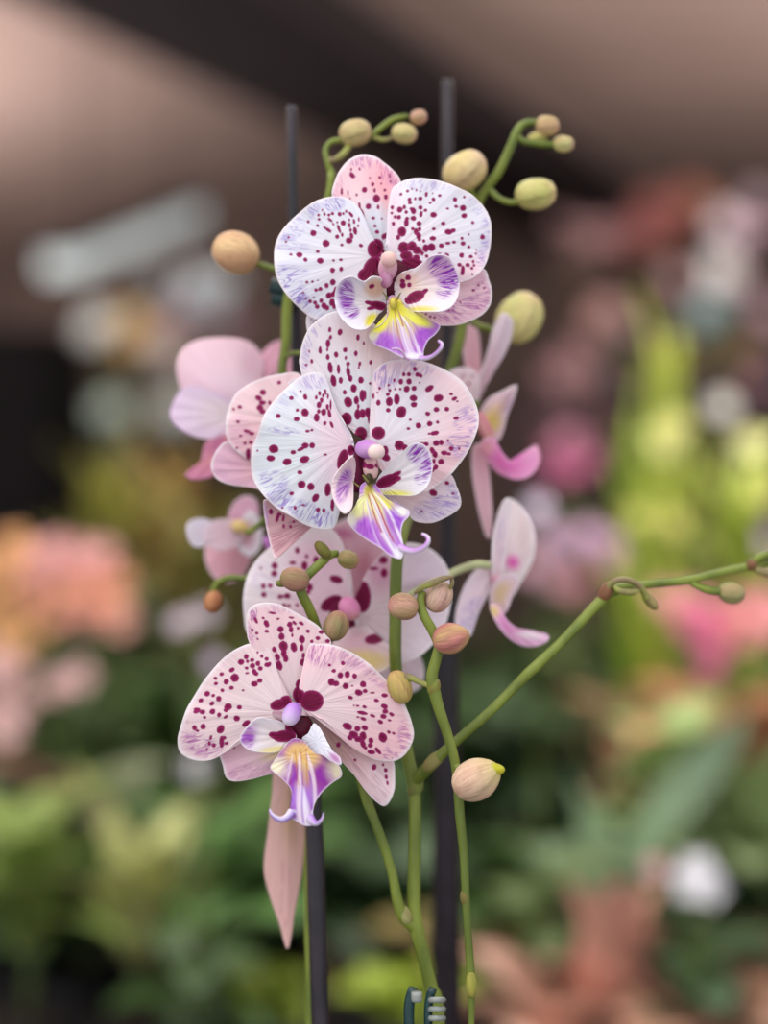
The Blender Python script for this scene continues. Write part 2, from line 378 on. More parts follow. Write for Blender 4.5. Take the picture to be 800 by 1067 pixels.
# lip of flower 1
petal('lip', f1, [(404,311),(413,308),(421,316),(428,328),(437,335),(447.5,338),(458,339.5),(454,348),(446,355),(441.5,365),(440,374),(429.5,374.7),(422,374),(413,369.5),(404,365),(390.5,359),(384.5,351),(388,344),(398,338),(403,328)],
      (413, 316), -9, tip=-12, bow=3, cup=7, ruf=.5, ridge=.6, axis=(426,374), mat=M_LIP, n=240, nr=70,
      inner=(226,222,90), outer=(184,110,205), edge=(232,214,240),
      paint=[('E',(182,112,206),404,356,16,8,25,.5),('E',(176,98,202),443,352,13,10,-40,.5),
             ('E',(232,226,70),394,340,13,7,-35,.45),('E',(232,228,90),436,334,14,5,22,.5),('E',(226,216,64),413,322,9,12,0,.5),
             ('E',(240,238,200),388,351,6,5,0,.8),
             ('W',(240,228,248),413,328,431,376,5,16,13,2.5,.4,0,.75),('W',(170,80,120),413,320,428,368,3,10,7,2.2,2.2,.35,.75),('L',(236,224,244),420,342,430,374,2,4.5,.6),('W',(150,70,180),413,330,428,374,8,30,18,5,1,.5,.45),
             ('E',(244,238,248),432,372,11,4,5,.7)], rim=[(400,356,16,8,25,.5),(442,352,12,10,0,.5)])
ribbon('lip_tendril', f1, [(437,373,-19,3),(442,373.5,-20,2.6),(449,371.7,-22,2.2),(455,367.5,-24,2.0),(459.5,362,-25,1.9),(460,358,-24,1.7),(457,355.5,-22,1.5)])
ribbon('lip_tendril', f1, [(426,374,-20,2.2),(422,372,-21,1.5),(419,366.5,-23,1.2),(414,363.5,-24,1),(408,363.5,-23,.8)], col2=(210,130,200))
petal('side_lobe', f1, [(416,286),(424,282),(433,279),(440,274),(449,267),(459,265),(467.5,268),(473.5,277.5),(478,288),(478.7,300),(476.5,310.5),(470.5,319.5),(460,324.5),(445,325),(430,324.5),(419,318),(412,308),(411,296)],
      (421, 300), -5, tip=-9, bow=3, cup=-5, ruf=.6, axis=(470,292), mat=M_LOBE, n=220, nr=60, inner=(242,222,214), outer=(240,228,236),
      paint=[('E',(240,206,196),424,292,11,9,0,.5),('E',(226,214,110),437,324,18,4.5,-3,.6),('E',(240,206,220),455,282,14,12,0,.8),('E',(200,130,205),466,280,10,14,-20,.7,.5)],
      spots=[(433,309.5,10,5.6,-25),(441,305,6,2.2,-38),(427,313,5,4,0)]+S(400,270,[(168,128,18,17),(130,152,14,14),(132,182,19,20),(177,180,13,15)]),
      rim=[(457,278,13,16,-30,1),(468,290,14,20,10,1),(463,305,11,8,0,.8)], edge=(246,232,244))
petal('side_lobe', f1, [(352,296),(358,290),(367,288),(374.5,291.5),(380,293),(388,288),(397,290),(402,299),(402,311),(401,321),(394,328),(388,337),(381,343),(374,343.7),(366,341.5),(358,334.5),(352,326),(349,315),(349,305)],
      (391, 316), -5, tip=-9, bow=3, cup=-4, ruf=.5, axis=(358,315), mat=M_LOBE, n=220, nr=60, inner=(240,230,232), outer=(238,232,242),
      paint=[('E',(226,190,170),391,300,11,10,0,.5),('E',(228,216,70),387,334,8,6,-45,.5),('E',(200,160,215),359,311,8,16,0,.8,.35)],
      spots=[(394,318.5,9,4.3,12),(386,316,6,2,12),(387,321,5,1.8,-12),(387,298,2.6,2,-30)],
      rim=[(361,308,10,20,0,1),(366,325,10,9,0,1)], edge=(248,240,248))
# column + throat of flower 1
blob('throat', f1, (409, 290), mm(-1), 20, 19, 8, 90, col=(96,14,48), col2=(70,10,30), tipc=(60,18,28), mat=M_LIP)
blob('column', f1, (404, 279), mm(-6), 14, 10, 9, -84, col=(228,176,196), col2=(206,130,180), tipc=(246,214,190), mat=M_LIP, tilt=30, tip0=.35)
blob('anther_cap', f1, (405, 270), mm(-11), 8, 8.5, 7, -84, col=(240,200,190), col2=(232,180,190), tipc=(246,220,190), mat=M_LIP)
blob('throat', f1, (402, 291), mm(-7), 9, 7, 6, -84, col=(206,150,180), col2=(150,60,110), mat=M_LIP)
blob('callus', f1, (410, 316), mm(-11), 6, 4.5, 6, 90, col=(220,206,90), col2=(190,160,60), tipc=(230,220,120), mat=M_LIP)
stem('callus_tooth', f1, [(404,312,-12,1.1),(401,307,-14,.9),(398,304,-15,.4)], M_BRACT, 8, 10)
stem('callus_tooth', f1, [(414,312,-12,1.1),(416,307,-14,.9),(418,305,-15,.4)], M_BRACT, 8, 10)

# ---- flower 2 (centre)
f2 = flower(left, (382, 470), -4, 'largest central bloom, broad white spotted petals and hooked violet lip')
petal('dorsal_sepal', f2, [(312,380),(312.5,369.5),(316,354.5),(323,341),(335,330.5),(348.5,324.5),(365,324),(383,332),(398,345),(412,358),(420,372),(418,390),(409,420),(398,448),(386,458),(372,454),(355,435),(335,412),(318,398)],
      (384, 450), -2, tip=-4, bow=3, cup=2.5, ruf=.6, ridge=.45, n=280, nr=80, inner=(232,230,236), outer=(238,226,232), axis=(355,335),
      paint=[('E',(232,200,196),396,362,20,22,20,.9,.8),('E',(240,214,216),370,345,18,16,0,.9,.7),('E',(236,224,232),318,372,7,26,12,.9,.5)],  # first ellipse: shade on the sepal's upper right, painted brownish pink
      spots=S(260,320,[(557,157,9,16),(628,175,14,20,10),(562,210,9,13,20),(545,253,14,26),(540,295,6,10),(543,347,11,18),(490,300,9,22),(432,377,9,14),(393,402,9,7),(415,308,5,8),(602,330,13,18,-10),(662,298,14,15),(668,355,6,12),(683,395,13,14),(738,323,11,17),(752,212,9,20,5),(793,250,5,10),(765,395,8,14),(758,420,5),(560,420,15,36,-8),(583,512,18,38,-8),(618,430,9,30),(633,510,12,20),(685,450,12,34,-8),(700,495,14,22,-10),(773,508,17,22),(723,565,20,26),(660,592,12,14),(783,615,18,40),(742,648,17,26),(685,660,26,34,-20),(755,690,7,14),(750,745,20,35),(785,740,20,30),(675,775,34,42,-10)])
      +S(380,320,[(40,385,9,14,10),(36,530,7,8),(0,610,8,30),(20,730,20,30),(35,770,15,40)])+[(376,452,6,7,0)],
      rim=[(326,348,8,18,20,.5),(318,370,6,20,5,.35)])
petal('petal', f2, [(275,432.5),(287,416),(300.5,402.5),(314,392),(326,388),(336.5,390),(341,399.5),(348.5,422),(357.5,438.5),(366.5,455),(369,470),(364,490),(358,515),(353,535),(349.5,547),(344,551.5),(332,551),(317,546.5),(302,537.5),(287,528.5),(273.5,515),(264.5,501.5),(261.5,485),(263,467),(269,450.5)],
      (363, 463), -6, tip=-2, bow=5, cup=1.2, ruf=1.1, rk=6, ph=2, n=300, nr=90, axis=(300,475), inner=(244,222,232), outer=(230,232,240),
      paint=[('E',(230,232,238),300,470,38,52,20,.7),('E',(244,214,226),345,450,20,34,-15,.9,.6),('E',(240,226,240),325,396,20,9,-10,.8,.6)],
      spots=S(260,320,[(290,632,14,12),(200,757,15,13),(388,625,13,18,-10),(385,733,24,26),(332,717,10,9),(327,778,18,14),(355,585,6,5),(485,600,8,13),(463,628,7,12),(512,615,7,13),(500,648,10,16),(483,680,14,20),(527,590,6,18,-10),(515,730,16,22),(480,725,10,14),(466,768,18,26),(540,695,9,18),(555,740,10,26,-10),(563,680,5,30),(545,620,4,15)])
      +S(260,440,[(168,185,32,27),(147,250,27,19,5),(262,275,28,22,-15),(303,208,17,13),(387,162,22,18),(360,185,30,9,-25),(435,161,17,18),(382,258,32,22,-15),(403,62,13,8),(433,55,8,6),(350,348,16,12),(525,224,10,5),(362,432,26,25),(425,447,22,24),(292,495,13,12,-20),(458,525,19,30,30),(543,468,20,44,2),(316,595,9,11),(374,575,9,5),(475,607,12,14),(515,610,9,13),(228,595,6,5),(575,575,11,38),(523,8,10,12),(570,18,8,22,-20),(55,197,5),(645,260,32,72,15),(705,195,25,34)]),
      rim=[(296,449,20,5,5,.5),(285,500,20,12,15,.55),(290,516,22,14,35,.65),(318,532,22,12,20,.6),(337,541,12,12,0,.8),(328,398,18,10,0,.4),(300,415,14,9,-40,.3),(292,428,10,9,-30,.3)])
petal('petal', f2, [(388,404),(389,391),(395,381.5),(407,375.5),(425,374.3),(440,376.3),(455,381.5),(470,389),(482,398),(491,411.5),(497,425),(499,438),(497,449),(491,464),(482,479),(468.5,495.5),(455,506),(440,513),(422,512),(404,498),(392,482),(386,468),(385,450),(386,430)],
      (392, 466), -6, tip=-1, bow=5, cup=1.2, ruf=1.0, rk=5, ph=3, n=300, nr=90, axis=(450,435), inner=(242,230,236), outer=(244,216,222),
      paint=[('E',(234,230,238),418,425,26,36,25,.8,.8),('E',(246,204,212),472,470,18,36,35,.9,.6)],
      spots=S(380,320,[(347,430,12,14),(305,468,12,13),(270,468,9,12),(365,470,12,14,15),(388,478,10,13),(307,518,17,18),(250,518,14,18),(290,570,19,21),(342,565,15,16),(448,567,30,18,-35),(379,526,5),(205,510,6,12),(165,542,7,6),(103,565,7,9),(173,580,9,9),(211,570,6),(246,570,6),(160,607,13,10),(87,595,5),(222,640,19,34),(170,657,22,30),(95,665,14,17),(163,716,14,13),(253,730,32,40,15),(337,633,24,20),(340,678,20,17),(511,633,32,24,-8),(598,605,11,8),(622,636,18,10,-30),(642,655,7,4),(497,712,18,15),(569,709,14,14),(436,741,15,12),(633,772,17,10,-10),(315,783,8,6),(60,620,6,16)])
      +S(380,440,[(372,23,18),(450,10,17,16),(505,0,10),(302,44,10,7),(445,80,6),(485,75,28,14,-12),(495,145,20,18),(530,140,14,18),(578,125,6),(600,182,14),(655,182,7),(550,213,22,14,5),(583,220,14,8),(468,195,14,22,-20),(487,222,16,22,-15),(530,273,20,18),(492,312,14,16),(480,270,9,14),(475,330,8,14,20),(425,152,18,12),(395,148,14,6),(95,75,45,42),(240,160,32,32),(275,175,22,20),(140,200,22,35),(145,245,30,22,20),(35,310,28,18)]),
      rim=[(402,392,16,20,30,.55),(430,384,28,9,5,.35),(486,440,16,22,0,.45),(478,462,16,18,40,.6)])
petal('lateral_sepal', f2, [(470,495),(476,507.5),(480,519.5),(479,528.5),(470,536),(455,543.5),(443,545),(431,542),(423,530),(408,522),(398,512),(402,500),(430,490),(455,487)],
      (405, 511), 0, tip=3, cup=1, ruf=.7, mat=M_PET, inner=(244,220,222), outer=(240,226,236), axis=(470,520),
      spots=S(380,440,[(475,490,26,20,20),(570,422,14,12),(612,495,8,6),(395,620,6),(293,710,18,10)]), rim=[(455,528,30,14,-15,.6),(472,515,9,14,0,.5)])
petal('lateral_sepal', f2, [(274,525),(277,520.5),(292,520),(318,528),(338,540),(330,546),(321,550),(309,561),(297,573),(288,582),(284,578),(279.5,560),(276,543)],
      (334, 540), 1, tip=6, bow=-4, cup=-3, mat=M_SEPB, inner=(222,176,180), outer=(214,168,174), axis=(285,550),
      paint=[('E',(200,140,210),275,537,3.5,14,-5,.7)], spots=S(260,440,[(148,620,12,20),(195,660,10,34,15),(235,665,7,22,10),(237,722,7,12),(285,725,7,10),(308,690,7,7),(212,640,10,8)]),
      rim=[(305,555,32,14,-40,.8),(290,565,10,14,0,.6)], edge=(240,222,228))
petal('lip', f2, [(376,506),(385,502),(392.5,507),(399,516),(407,522.5),(418,527.5),(426,532.5),(425.5,538.5),(420,545),(418,555),(419.5,564),(421,572),(420,579),(416.5,582.7),(406,579),(397,571.5),(382,562.5),(370,553.5),(363,545),(362.5,538.5),(368.5,529.5),(374,519)],
      (385, 512), -16, tip=-12, bow=4, cup=7, ridge=.6, axis=(415,580), mat=M_LIP, n=260, nr=80, inner=(232,228,150), outer=(186,116,214), edge=(240,226,244),
      paint=[('E',(196,116,220),382,551,15,11,35,.5),('E',(164,100,206),412,543,9,16,-25,.5),('E',(238,236,168),373,529,9,13,25,.5),('E',(228,222,80),400,523,11,5,35,.5),
             ('E',(244,240,232),418,533,8,5,15,.6),('E',(244,236,222),366,542,5,8,-15,.7),('E',(206,186,84),384,512,4,8,0,.6),
             ('W',(246,238,250),385,512,417,582,5,20,12,2.5,.4,0,.85),('W',(180,40,100),385,510,410,566,3.5,11,6,2.2,2.2,.35,.85),('L',(246,238,250),398,556,417,580,1.5,5,.7),('W',(160,70,190),385,516,414,576,8,34,16,5,1,.5,.45),
             ('E',(246,240,250),417,577,6,7,0,.6)],
      rim=[(382,550,16,11,30,.5),(411,542,9,14,0,.55)])
ribbon('lip_tendril', f2, [(417,570,-23,4),(423,573,-25,3.6),(431,574.5,-27,3.2),(438,572.5,-29,2.9),(443.5,568.5,-30,2.6),(446.3,563.5,-30,2.3),(445,559.2,-29,2),(440,556.5,-27,1.6)], col2=(200,130,215))
petal('side_lobe', f2, [(395,496),(405.5,485),(416,474.5),(424,466.5),(431,462),(440,462.5),(446,468.5),(449.7,477.5),(450.5,489.5),(447.5,503),(441,511.5),(431,516.5),(414.5,516.5),(399,515),(391,509)],
      (398, 505), -9, tip=-10, bow=3, cup=-3, axis=(445,482), mat=M_LOBE, inner=(238,228,230), outer=(238,232,238),
      paint=[('E',(230,226,120),412,515,16,4,0,.6),('E',(206,170,222),442,478,9,16,-15,.8,.4)],
      spots=[(404,501,12.5,5.8,-22),(411,495.5,8,2.4,-32),(413,499,5,2.5,-15)],
      rim=[(434,472,12,13,0,1),(444,482,10,18,0,1),(439,497,9,10,20,.9)], edge=(246,240,248))
petal('side_lobe', f2, [(366,476),(370,480),(370,491),(368,504.5),(368,521),(365.5,531),(359,535),(353,530),(348.5,522.5),(345.5,512),(346.5,500),(354,488)],
      (367, 500), -9, tip=-6, bow=0, cup=-2, axis=(350,505), mat=M_LOBE, inner=(242,214,222), outer=(244,222,228),
      paint=[('E',(214,170,216),358,505,5,18,15,.8,.5)], rim=[(358,506,9,22,15,1)], edge=(248,230,232), n=160, nr=44)
blob('throat', f2, (372, 490), mm(-4), 24, 9, 8, 90, col=(104,16,60), col2=(80,10,38), tipc=(70,16,34), mat=M_LIP)
blob('column', f2, (383, 468), mm(-11), 15, 10, 10, 8, col=(210,160,215), col2=(186,110,196), tipc=(244,216,206), mat=M_LIP, tilt=38)
blob('anther_cap', f2, (392, 471), mm(-17), 8, 9, 7, 80, col=(246,222,212), col2=(240,206,214), tipc=(244,218,206), mat=M_LIP)
blob('throat', f2, (386, 488), mm(-8), 12, 8, 6, 80, col=(236,196,192), tipc=(228,196,176), mat=M_LIP, spots=[(385,486,5,3,10),(393,485,2.6,2.6,0),(378,484,4,4,0)])
blob('callus', f2, (385, 500), mm(-17), 7, 4.5, 5, 80, col=(70,60,26), col2=(40,28,20), tipc=(210,196,80), mat=M_LIP)
stem('callus_tooth', f2, [(384,503,-18,1.4),(380,498,-20,1.1),(378,495,-21,.5)], M_BRACT, 8, 10)
stem('callus_tooth', f2, [(374,507,-18,.8),(370,504,-19,.6),(367,501,-20,.3)], M_BRACT, 8, 10)

# ---- flower 3 (lower left, nodding)
f3 = flower(left, (308, 745), -6, 'lower bloom with flushed pink spotted petals, facing down to the left')
PK, PK2 = (238,214,218), (240,206,212)
petal('dorsal_sepal', f3, [(257,650),(258,638),(264,631),(274.5,628),(288,629),(300,634),(315,642),(330,651),(339,661),(345,669.5),(340,682),(334,702),(328,726),(318,742),(302,740),(290,722),(282,706),(270,686),(259,668)],
      (309, 735), -5, tip=-2, bow=3, cup=2.5, ruf=.7, n=260, nr=70, axis=(292,635), inner=PK, outer=(242,208,214), mat=M_PETP,
      spots=S(180,620,[(690,125,26,6,8),(577,175,9,22,-30),(628,160,9,6),(648,195,16,20,-20),(655,210,14,12),(652,253,14,9,10),(553,243,8,10),(585,265,10,8),(590,305,6),(730,165,9,6),(748,237,20,20),(755,288,19,22),(768,355,28,34,-10),(772,405,17,30),(705,378,14,18,-20),(727,430,16,24,-25),(740,490,20,32,-18),(785,440,15,24)])
      +S(300,620,[(25,157,18,5,5),(12,205,16,18),(22,240,14,18),(45,195,16,8,45),(93,197,18,9,30),(70,230,8),(30,280,6,10),(138,252,12,10,30),(97,308,19,25,-10),(40,362,20,32,-10),(95,367,13,22),(107,420,10,18),(103,467,18,24),(165,322,9,10),(207,300,14,12),(230,258,16,12),(275,320,14,12),(163,360,12,5),(97,620,42,38),(85,690,50,60)]),
      rim=[(263,640,7,12,20,.8),(262,660,6,14,-20,.5),(290,634,20,6,10,.3)])
petal('petal', f3, [(250.5,674),(261,670.5),(273,670),(282,680),(288,697),(296,716),(305,732),(308,745),(303,754),(285,757),(264,763),(246,773),(234,784),(229,787),(222,791),(210,792.8),(196.5,790),(187.5,783.5),(185,771.5),(187.5,759.5),(194,740),(202.5,725),(213,708.5),(228,690.5),(240,680)],
      (300, 743), -8, tip=2, bow=6, cup=2, ruf=1, rk=5, n=280, nr=80, axis=(225,740), inner=(240,220,222), outer=(238,212,216), mat=M_PETP,
      spots=S(180,620,[(510,428,15,16),(475,465,20,18),(519,461,9),(552,452,13,12),(590,397,6,8),(618,425,10,11),(652,445,13,11),(412,520,19,13,-30),(432,575,28,26),(514,507,11,9),(517,543,10,5),(555,492,17,16),(592,475,14,16),(608,510,15,13),(565,530,14,16),(578,547,17,12),(658,485,20,14),(672,480,10,14),(568,617,22,18),(605,595,16,14),(341,550,13,11,-20),(298,578,11,9),(300,615,12,10),(372,602,17,18,30),(345,662,12,11),(408,644,14,12,-20),(240,685,19,16,-30),(281,698,12,8,-35),(196,732,16,13,-30),(320,720,17,18,30),(272,754,17,12,-35),(463,780,15,14),(385,777,26,22,-20),(490,660,8,5),(168,795,22,10),(735,762,58,36,-15),(785,740,40,40)])
      +S(180,740,[(165,8,22,12,-20),(207,12,18,14),(277,10,18,16,-30),(222,50,10,8),(323,32,12,14,40),(370,45,16,8,-40),(445,57,20,18),(212,113,18,18,-20),(153,122,15,16),(173,143,10,6),(333,132,22,30,40),(510,92,30,17,-35),(265,188,8,14,20),(255,228,7,16),(287,243,11,14,20),(238,272,5,10),(370,0,15,12),(340,220,14,40),(358,190,14,10),(375,230,12,10)]),
      rim=[(208,776,24,14,20,.8),(192,760,6,16,10,.3),(222,780,12,10,0,.6)])
petal('petal', f3, [(322,673),(332,671),(343.5,671.5),(357,675.5),(372,683),(387,693.5),(402,708.5),(414,720.5),(423,737),(429,753),(431,768),(424,783.7),(412,792.5),(394,792),(379,786),(366,777.5),(352.5,764),(340.5,752),(324,746),(312,744),(310,728),(315,700)],
      (315, 737), -9, tip=-2, bow=6, cup=2, ruf=1, rk=5, ph=2, n=290, nr=84, axis=(375,730), inner=(242,218,222), outer=(244,206,214), mat=M_PETP,
      paint=[('E',(246,198,206),402,770,36,20,-10,.9,.7)],
      spots=S(300,620,[(382,473,12,13),(290,487,8,8),(318,527,13,12),(363,558,16,20),(412,552,17,22),(463,563,14,16),(300,603,20,24),(332,615,22,18),(400,632,19,20),(445,630,7,4),(521,620,20,20),(490,677,24,19,15),(535,667,14,13),(433,711,16,10,20),(585,678,14,5),(670,697,19,12),(725,706,12,11),(613,732,16,10,15),(668,773,22,15,15),(530,777,14,9,15),(483,769,10,5),(457,768,5),(165,735,80,72),(60,700,60,50)])
      +S(300,740,[(515,18,34,10,12),(587,38,18,8,20),(522,60,18,9,20),(485,47,8,5),(675,8,18,14),(718,28,16,11,30),(662,43,20,15,10),(705,70,12,6,10),(640,80,18,12,25),(412,112,34,22,25),(482,128,18,18),(532,122,20,16,20),(455,170,30,24,20),(520,180,22,30),(430,190,18,14,30),(575,210,16,18,-20),(520,235,16,28,-20),(570,243,16,14),(578,290,26,14,10),(625,282,12,28,-40),(658,188,26,34,-25),(698,152,11,8,30),(733,160,9,7,30),(540,262,8,10),(490,200,28,18)]),
      rim=[(335,682,18,16,0,.75),(365,686,20,10,30,.5),(390,705,20,8,42,.4),(422,768,10,22,0,.6),(408,784,16,10,-20,.5)])
petal('lateral_sepal', f3, [(229,783),(232,797),(235.5,810),(244.5,814),(261,812),(276,808),(288,805),(303,798),(312,780),(306,762),(290,758),(262,757),(240,766)],
      (304, 778), -3, tip=4, cup=2, ruf=.6, axis=(245,795), mat=M_PETP, inner=(240,214,218), outer=(238,196,212),
      paint=[('E',(230,208,150),288,786,14,5,-15,.7,.7)], spots=S(180,740,[(403,170,14),(408,205,9,12),(425,252,10,16,20)]), rim=[(270,802,34,10,-5,.45),(248,805,14,10,0,.4)])
petal('lateral_sepal', f3, [(319,742),(330,757),(340.5,771.5),(354,791),(369,807.5),(382.5,825.5),(393,836),(400.5,840),(406.5,834.5),(411,822.5),(411.5,807.5),(409.5,792),(398,780),(372,768),(350,752),(330,738)],
      (327, 748), -4, tip=3, cup=2, fold=2, ruf=.4, axis=(395,825), mat=M_SEPB, inner=(214,172,172), outer=(238,206,212),
      paint=[('E',(206,170,158),345,775,9,24,-38,.7,.8),('E',(242,216,224),398,818,12,24,-10,.9,.8)],
      spots=S(300,740,[(660,378,6,10),(598,395,14,20,20),(678,415,11,13,-10),(682,462,9,14),(690,505,6,14),(350,240,12,16,20),(220,60,8,16),(375,150,8,14),(465,345,8)]), rim=[(360,785,9,40,-38,.35),(395,818,10,22,-10,.4)])
petal('lip', f3, [(296,779),(305,770),(316,772),(327,784),(339,788),(349.5,794),(355.5,803),(354.7,810),(345,816.5),(333,828.5),(327,840),(326,851),(328,859),(318,860.5),(309,856),(302,850),(304.5,838),(305,829),(301,819),(291,809),(282,801),(285.5,793)],
      (309, 788), -16, tip=-10, bow=4, cup=6, ridge=.6, axis=(318,858), mat=M_LIP, n=260, nr=80, inner=(226,196,130), outer=(160,70,170), edge=(232,214,238),
      paint=[('E',(150,50,150),302,806,13,13,0,.5),('E',(148,48,150),338,807,14,12,-20,.5),('E',(228,186,120),316,784,18,10,5,.5),('E',(246,236,206),287,799,13,10,30,.85),('E',(246,234,200),352,803,10,12,-20,.85),
             ('E',(178,120,214),314,832,14,14,0,.6),('L',(246,238,250),315,820,317,862,2,11,.85),('W',(244,222,236),313,782,317,862,8,24,20,2.5,.4,0,.75),('W',(190,116,70),312,778,316,822,8,9,6,3,2,.3,.6),('W',(140,60,190),314,800,317,862,14,24,22,4,1.3,.5,.55),('L',(248,244,250),306,846,299,852,3,3,.8),('L',(248,244,250),326,846,327,858,2.5,3,.8)],
      rim=[(302,806,12,12,0,.4),(338,807,13,10,0,.4)])
ribbon('lip_tendril', f3, [(304,846,-22,4.5),(299,851.5,-24,3.8),(292.5,854,-26,3.2),(286.5,851.5,-27,2.5),(282.5,847.5,-27,1.6),(281,843,-26,.8)], col2=(150,100,215))
ribbon('lip_tendril', f3, [(323,852,-22,4.5),(327,857,-24,3.6),(331,857.5,-25,2.4),(335.5,853,-26,1.5),(337,847,-26,.7)], col2=(180,130,215))
petal('side_lobe', f3, [(250.5,767),(258,756.5),(268.5,748),(282,749.5),(294,753),(303,758),(309,768),(302,778),(286,784),(270,784),(258,781),(250.5,774)],
      (302, 767), -11, tip=-6, cup=-3, axis=(260,768), mat=M_LOBE, inner=(242,226,224), outer=(240,230,236),
      paint=[('E',(186,100,196),257,767,8,12,25,.9,.8),('E',(230,214,150),285,782,16,4,-8,.6)], spots=[(296,767,12,6,-4),(286,766,6,3.4,8),(305,758,8,7,0)], rim=[(257,768,10,14,0,.8)], edge=(246,238,246), n=180, nr=50)
petal('side_lobe', f3, [(325,756),(328,754),(334,760),(341,773),(347,783),(354,789),(355,797),(345,793),(336,787),(324,783.5),(317,776),(315,769),(321,764)],
      (330, 772), -13, tip=-4, cup=3, axis=(345,786), mat=M_LOBE, inner=(234,232,244), outer=(242,238,248), paint=[('E',(206,150,196),349,790,7,4,40,.7)], edge=(246,242,250), n=150, nr=40)
blob('throat', f3, (313, 757), mm(-6), 17, 13, 9, 60, col=(92,14,44), col2=(70,10,28), tipc=(90,50,30), mat=M_LIP)
blob('throat', f3, (294, 746), mm(-7), 12, 6, 5, 20, col=(226,196,206), col2=(130,30,80), tipc=(140,30,80), mat=M_LIP)
blob('column', f3, (304, 744), mm(-13), 13, 9.5, 9, 115, col=(196,140,222), col2=(170,104,208), tipc=(250,242,248), mat=M_LIP, tilt=28, tip0=.3)

# ---- flower 4 (behind, between 2 and 3)
f4 = flower(left, (365, 640), 28, 'soft bloom half hidden behind the two front ones')
petal('petal', f4, [(254,640),(253.5,620),(258,600),(268,583),(282,570),(300,558),(325,548),(350,555),(362,585),(368,620),(362,645),(340,665),(305,680),(275,675),(258,660)],
      (360, 635), 28, tip=-2, bow=5, cup=2, ruf=1, axis=(300,615), inner=(244,208,224), outer=(240,228,232),
      paint=[('E',(240,190,214),330,585,26,20,0,.8,.7),('E',(242,214,226),345,615,20,30,0,.8,.6)],
      spots=S(240,540,[(308,330,22,22),(305,385,20,20),(213,347,7),(230,472,15,17),(277,470,16,15),(233,530,17),(348,545,17,14),(395,540,22,18),(373,604,12),(408,608,11,10),(464,604,11),(465,225,15,20),(432,310,22,10),(515,330,20,30),(595,290,20,24),(530,265,10,14),(550,480,22,25),(540,515,14,14),(735,425,45,25,15),(700,590,80,44,-30)]), rim=[(275,600,20,24,-45,.2)])
petal('petal', f4, [(368,640),(378,605),(395,580),(420,566),(445,570),(464,588),(470,615),(466,645),(452,670),(430,688),(405,690),(385,675)],
      (374, 640), 28, tip=4, bow=4, ruf=1, axis=(430,625), inner=(236,214,220), outer=(238,222,232),
      paint=[('E',(216,150,180),396,596,14,20,0,.9,.8),('E',(226,202,224),440,610,20,30,0,.8,.6)], spots=S(340,540,[(395,290,30,26),(400,380,22,30),(330,350,30,10)])+[(378,622,8,16,0)])
petal('dorsal_sepal', f4, [(335,560),(350,545),(375,538),(400,545),(410,565),(400,595),(385,618),(370,628),(355,615),(342,590)], (370,625), 52, tip=4, axis=(378,560), inner=(232,180,200), outer=(232,190,206), mat=M_PETP,
      paint=[('E',(210,130,170),358,556,10,5,10,.8),('E',(214,150,170),380,590,8,16,0,.8)], spots=[(351,604,6,3.5,15)], n=160, nr=40)
petal('lateral_sepal', f4, [(372,650),(395,655),(425,670),(440,690),(440,712),(425,722),(400,712),(380,690)], (382,660), 54, tip=5, axis=(425,700), inner=(236,212,218), outer=(236,218,228), n=140, nr=40)
petal('lateral_sepal', f4, [(320,650),(350,652),(365,670),(360,700),(330,712),(300,700),(298,670)], (355,660), 39, tip=4, axis=(320,690), inner=(222,190,200), outer=(226,196,206), n=140, nr=40)
petal('lip', f4, [(358,655),(372,650),(388,658),(404,672),(412,688),(398,700),(378,704),(360,702),(346,690),(346,672)], (372,664), 26, tip=-8, axis=(376,700), mat=M_LIP, inner=(222,180,194), outer=(232,206,212),
      paint=[('E',(226,200,140),380,688,26,10,5,.6)], spots=[(390,666,10,5,-10)], n=150, nr=40)
blob('throat', f4, (356, 640), mm(30), 22, 16, 8, 60, col=(120,14,66), col2=(104,12,60), tipc=(120,20,70), mat=M_LIP)
blob('column', f4, (364, 634), mm(20), 13, 11, 11, 60, col=(232,150,190), col2=(222,130,180), tipc=(240,180,180), mat=M_LIP, tilt=25)

# ---- flower 5 (left, behind flower 2)
f5 = flower(left, (300, 440), 14, 'bloom partly hidden behind the left edge of the central bloom')
petal('petal', f5, [(262,480),(250,473),(239.5,462.5),(235.5,450),(236.5,432.5),(244,413),(256,402.5),(271,395),(289,390.5),(310,389),(322,405),(320,440),(305,470),(285,485)],
      (310, 440), 12, tip=3, bow=4, cup=1.5, ruf=.9, axis=(250,435), mat=M_PETP, inner=(238,206,208), outer=(240,208,214),
      paint=[('E',(246,196,208),262,462,24,20,20,.8,.7)],
      spots=S(220,380,[(473,125,12,11),(360,193,20,18),(330,232,22,16,20),(357,264,22,14),(340,300,22,20),(355,325,22,16,20),(407,265,9,14),(200,295,13,11),(157,310,8),(187,397,12,9),(250,462,22,10,10),(282,478,18,11),(205,493,9,7),(235,545,10),(275,540,12),(258,620,14,40),(180,578,7)]), rim=[(250,450,14,22,0,.25)])
petal('lateral_sepal', f5, [(220,488),(221.5,477.5),(227.5,467),(236,460),(255,460),(280,475),(292,495),(285,512),(262,508),(240,505),(226,499)], (285,490), 18, tip=4, axis=(230,485), mat=M_PETP, inner=(236,186,196), outer=(228,184,204), rim=[(240,490,20,14,0,.2)])
petal('petal', f5, [(300,400),(330,395),(350,420),(350,460),(320,470),(300,450)], (310,440), 14, axis=(335,430), inner=(238,206,208), n=100, nr=24)

# ---- flower 6 (far left, soft)
f6 = flower(left, (245, 430), 60, 'pale pink bloom turned away at far left')

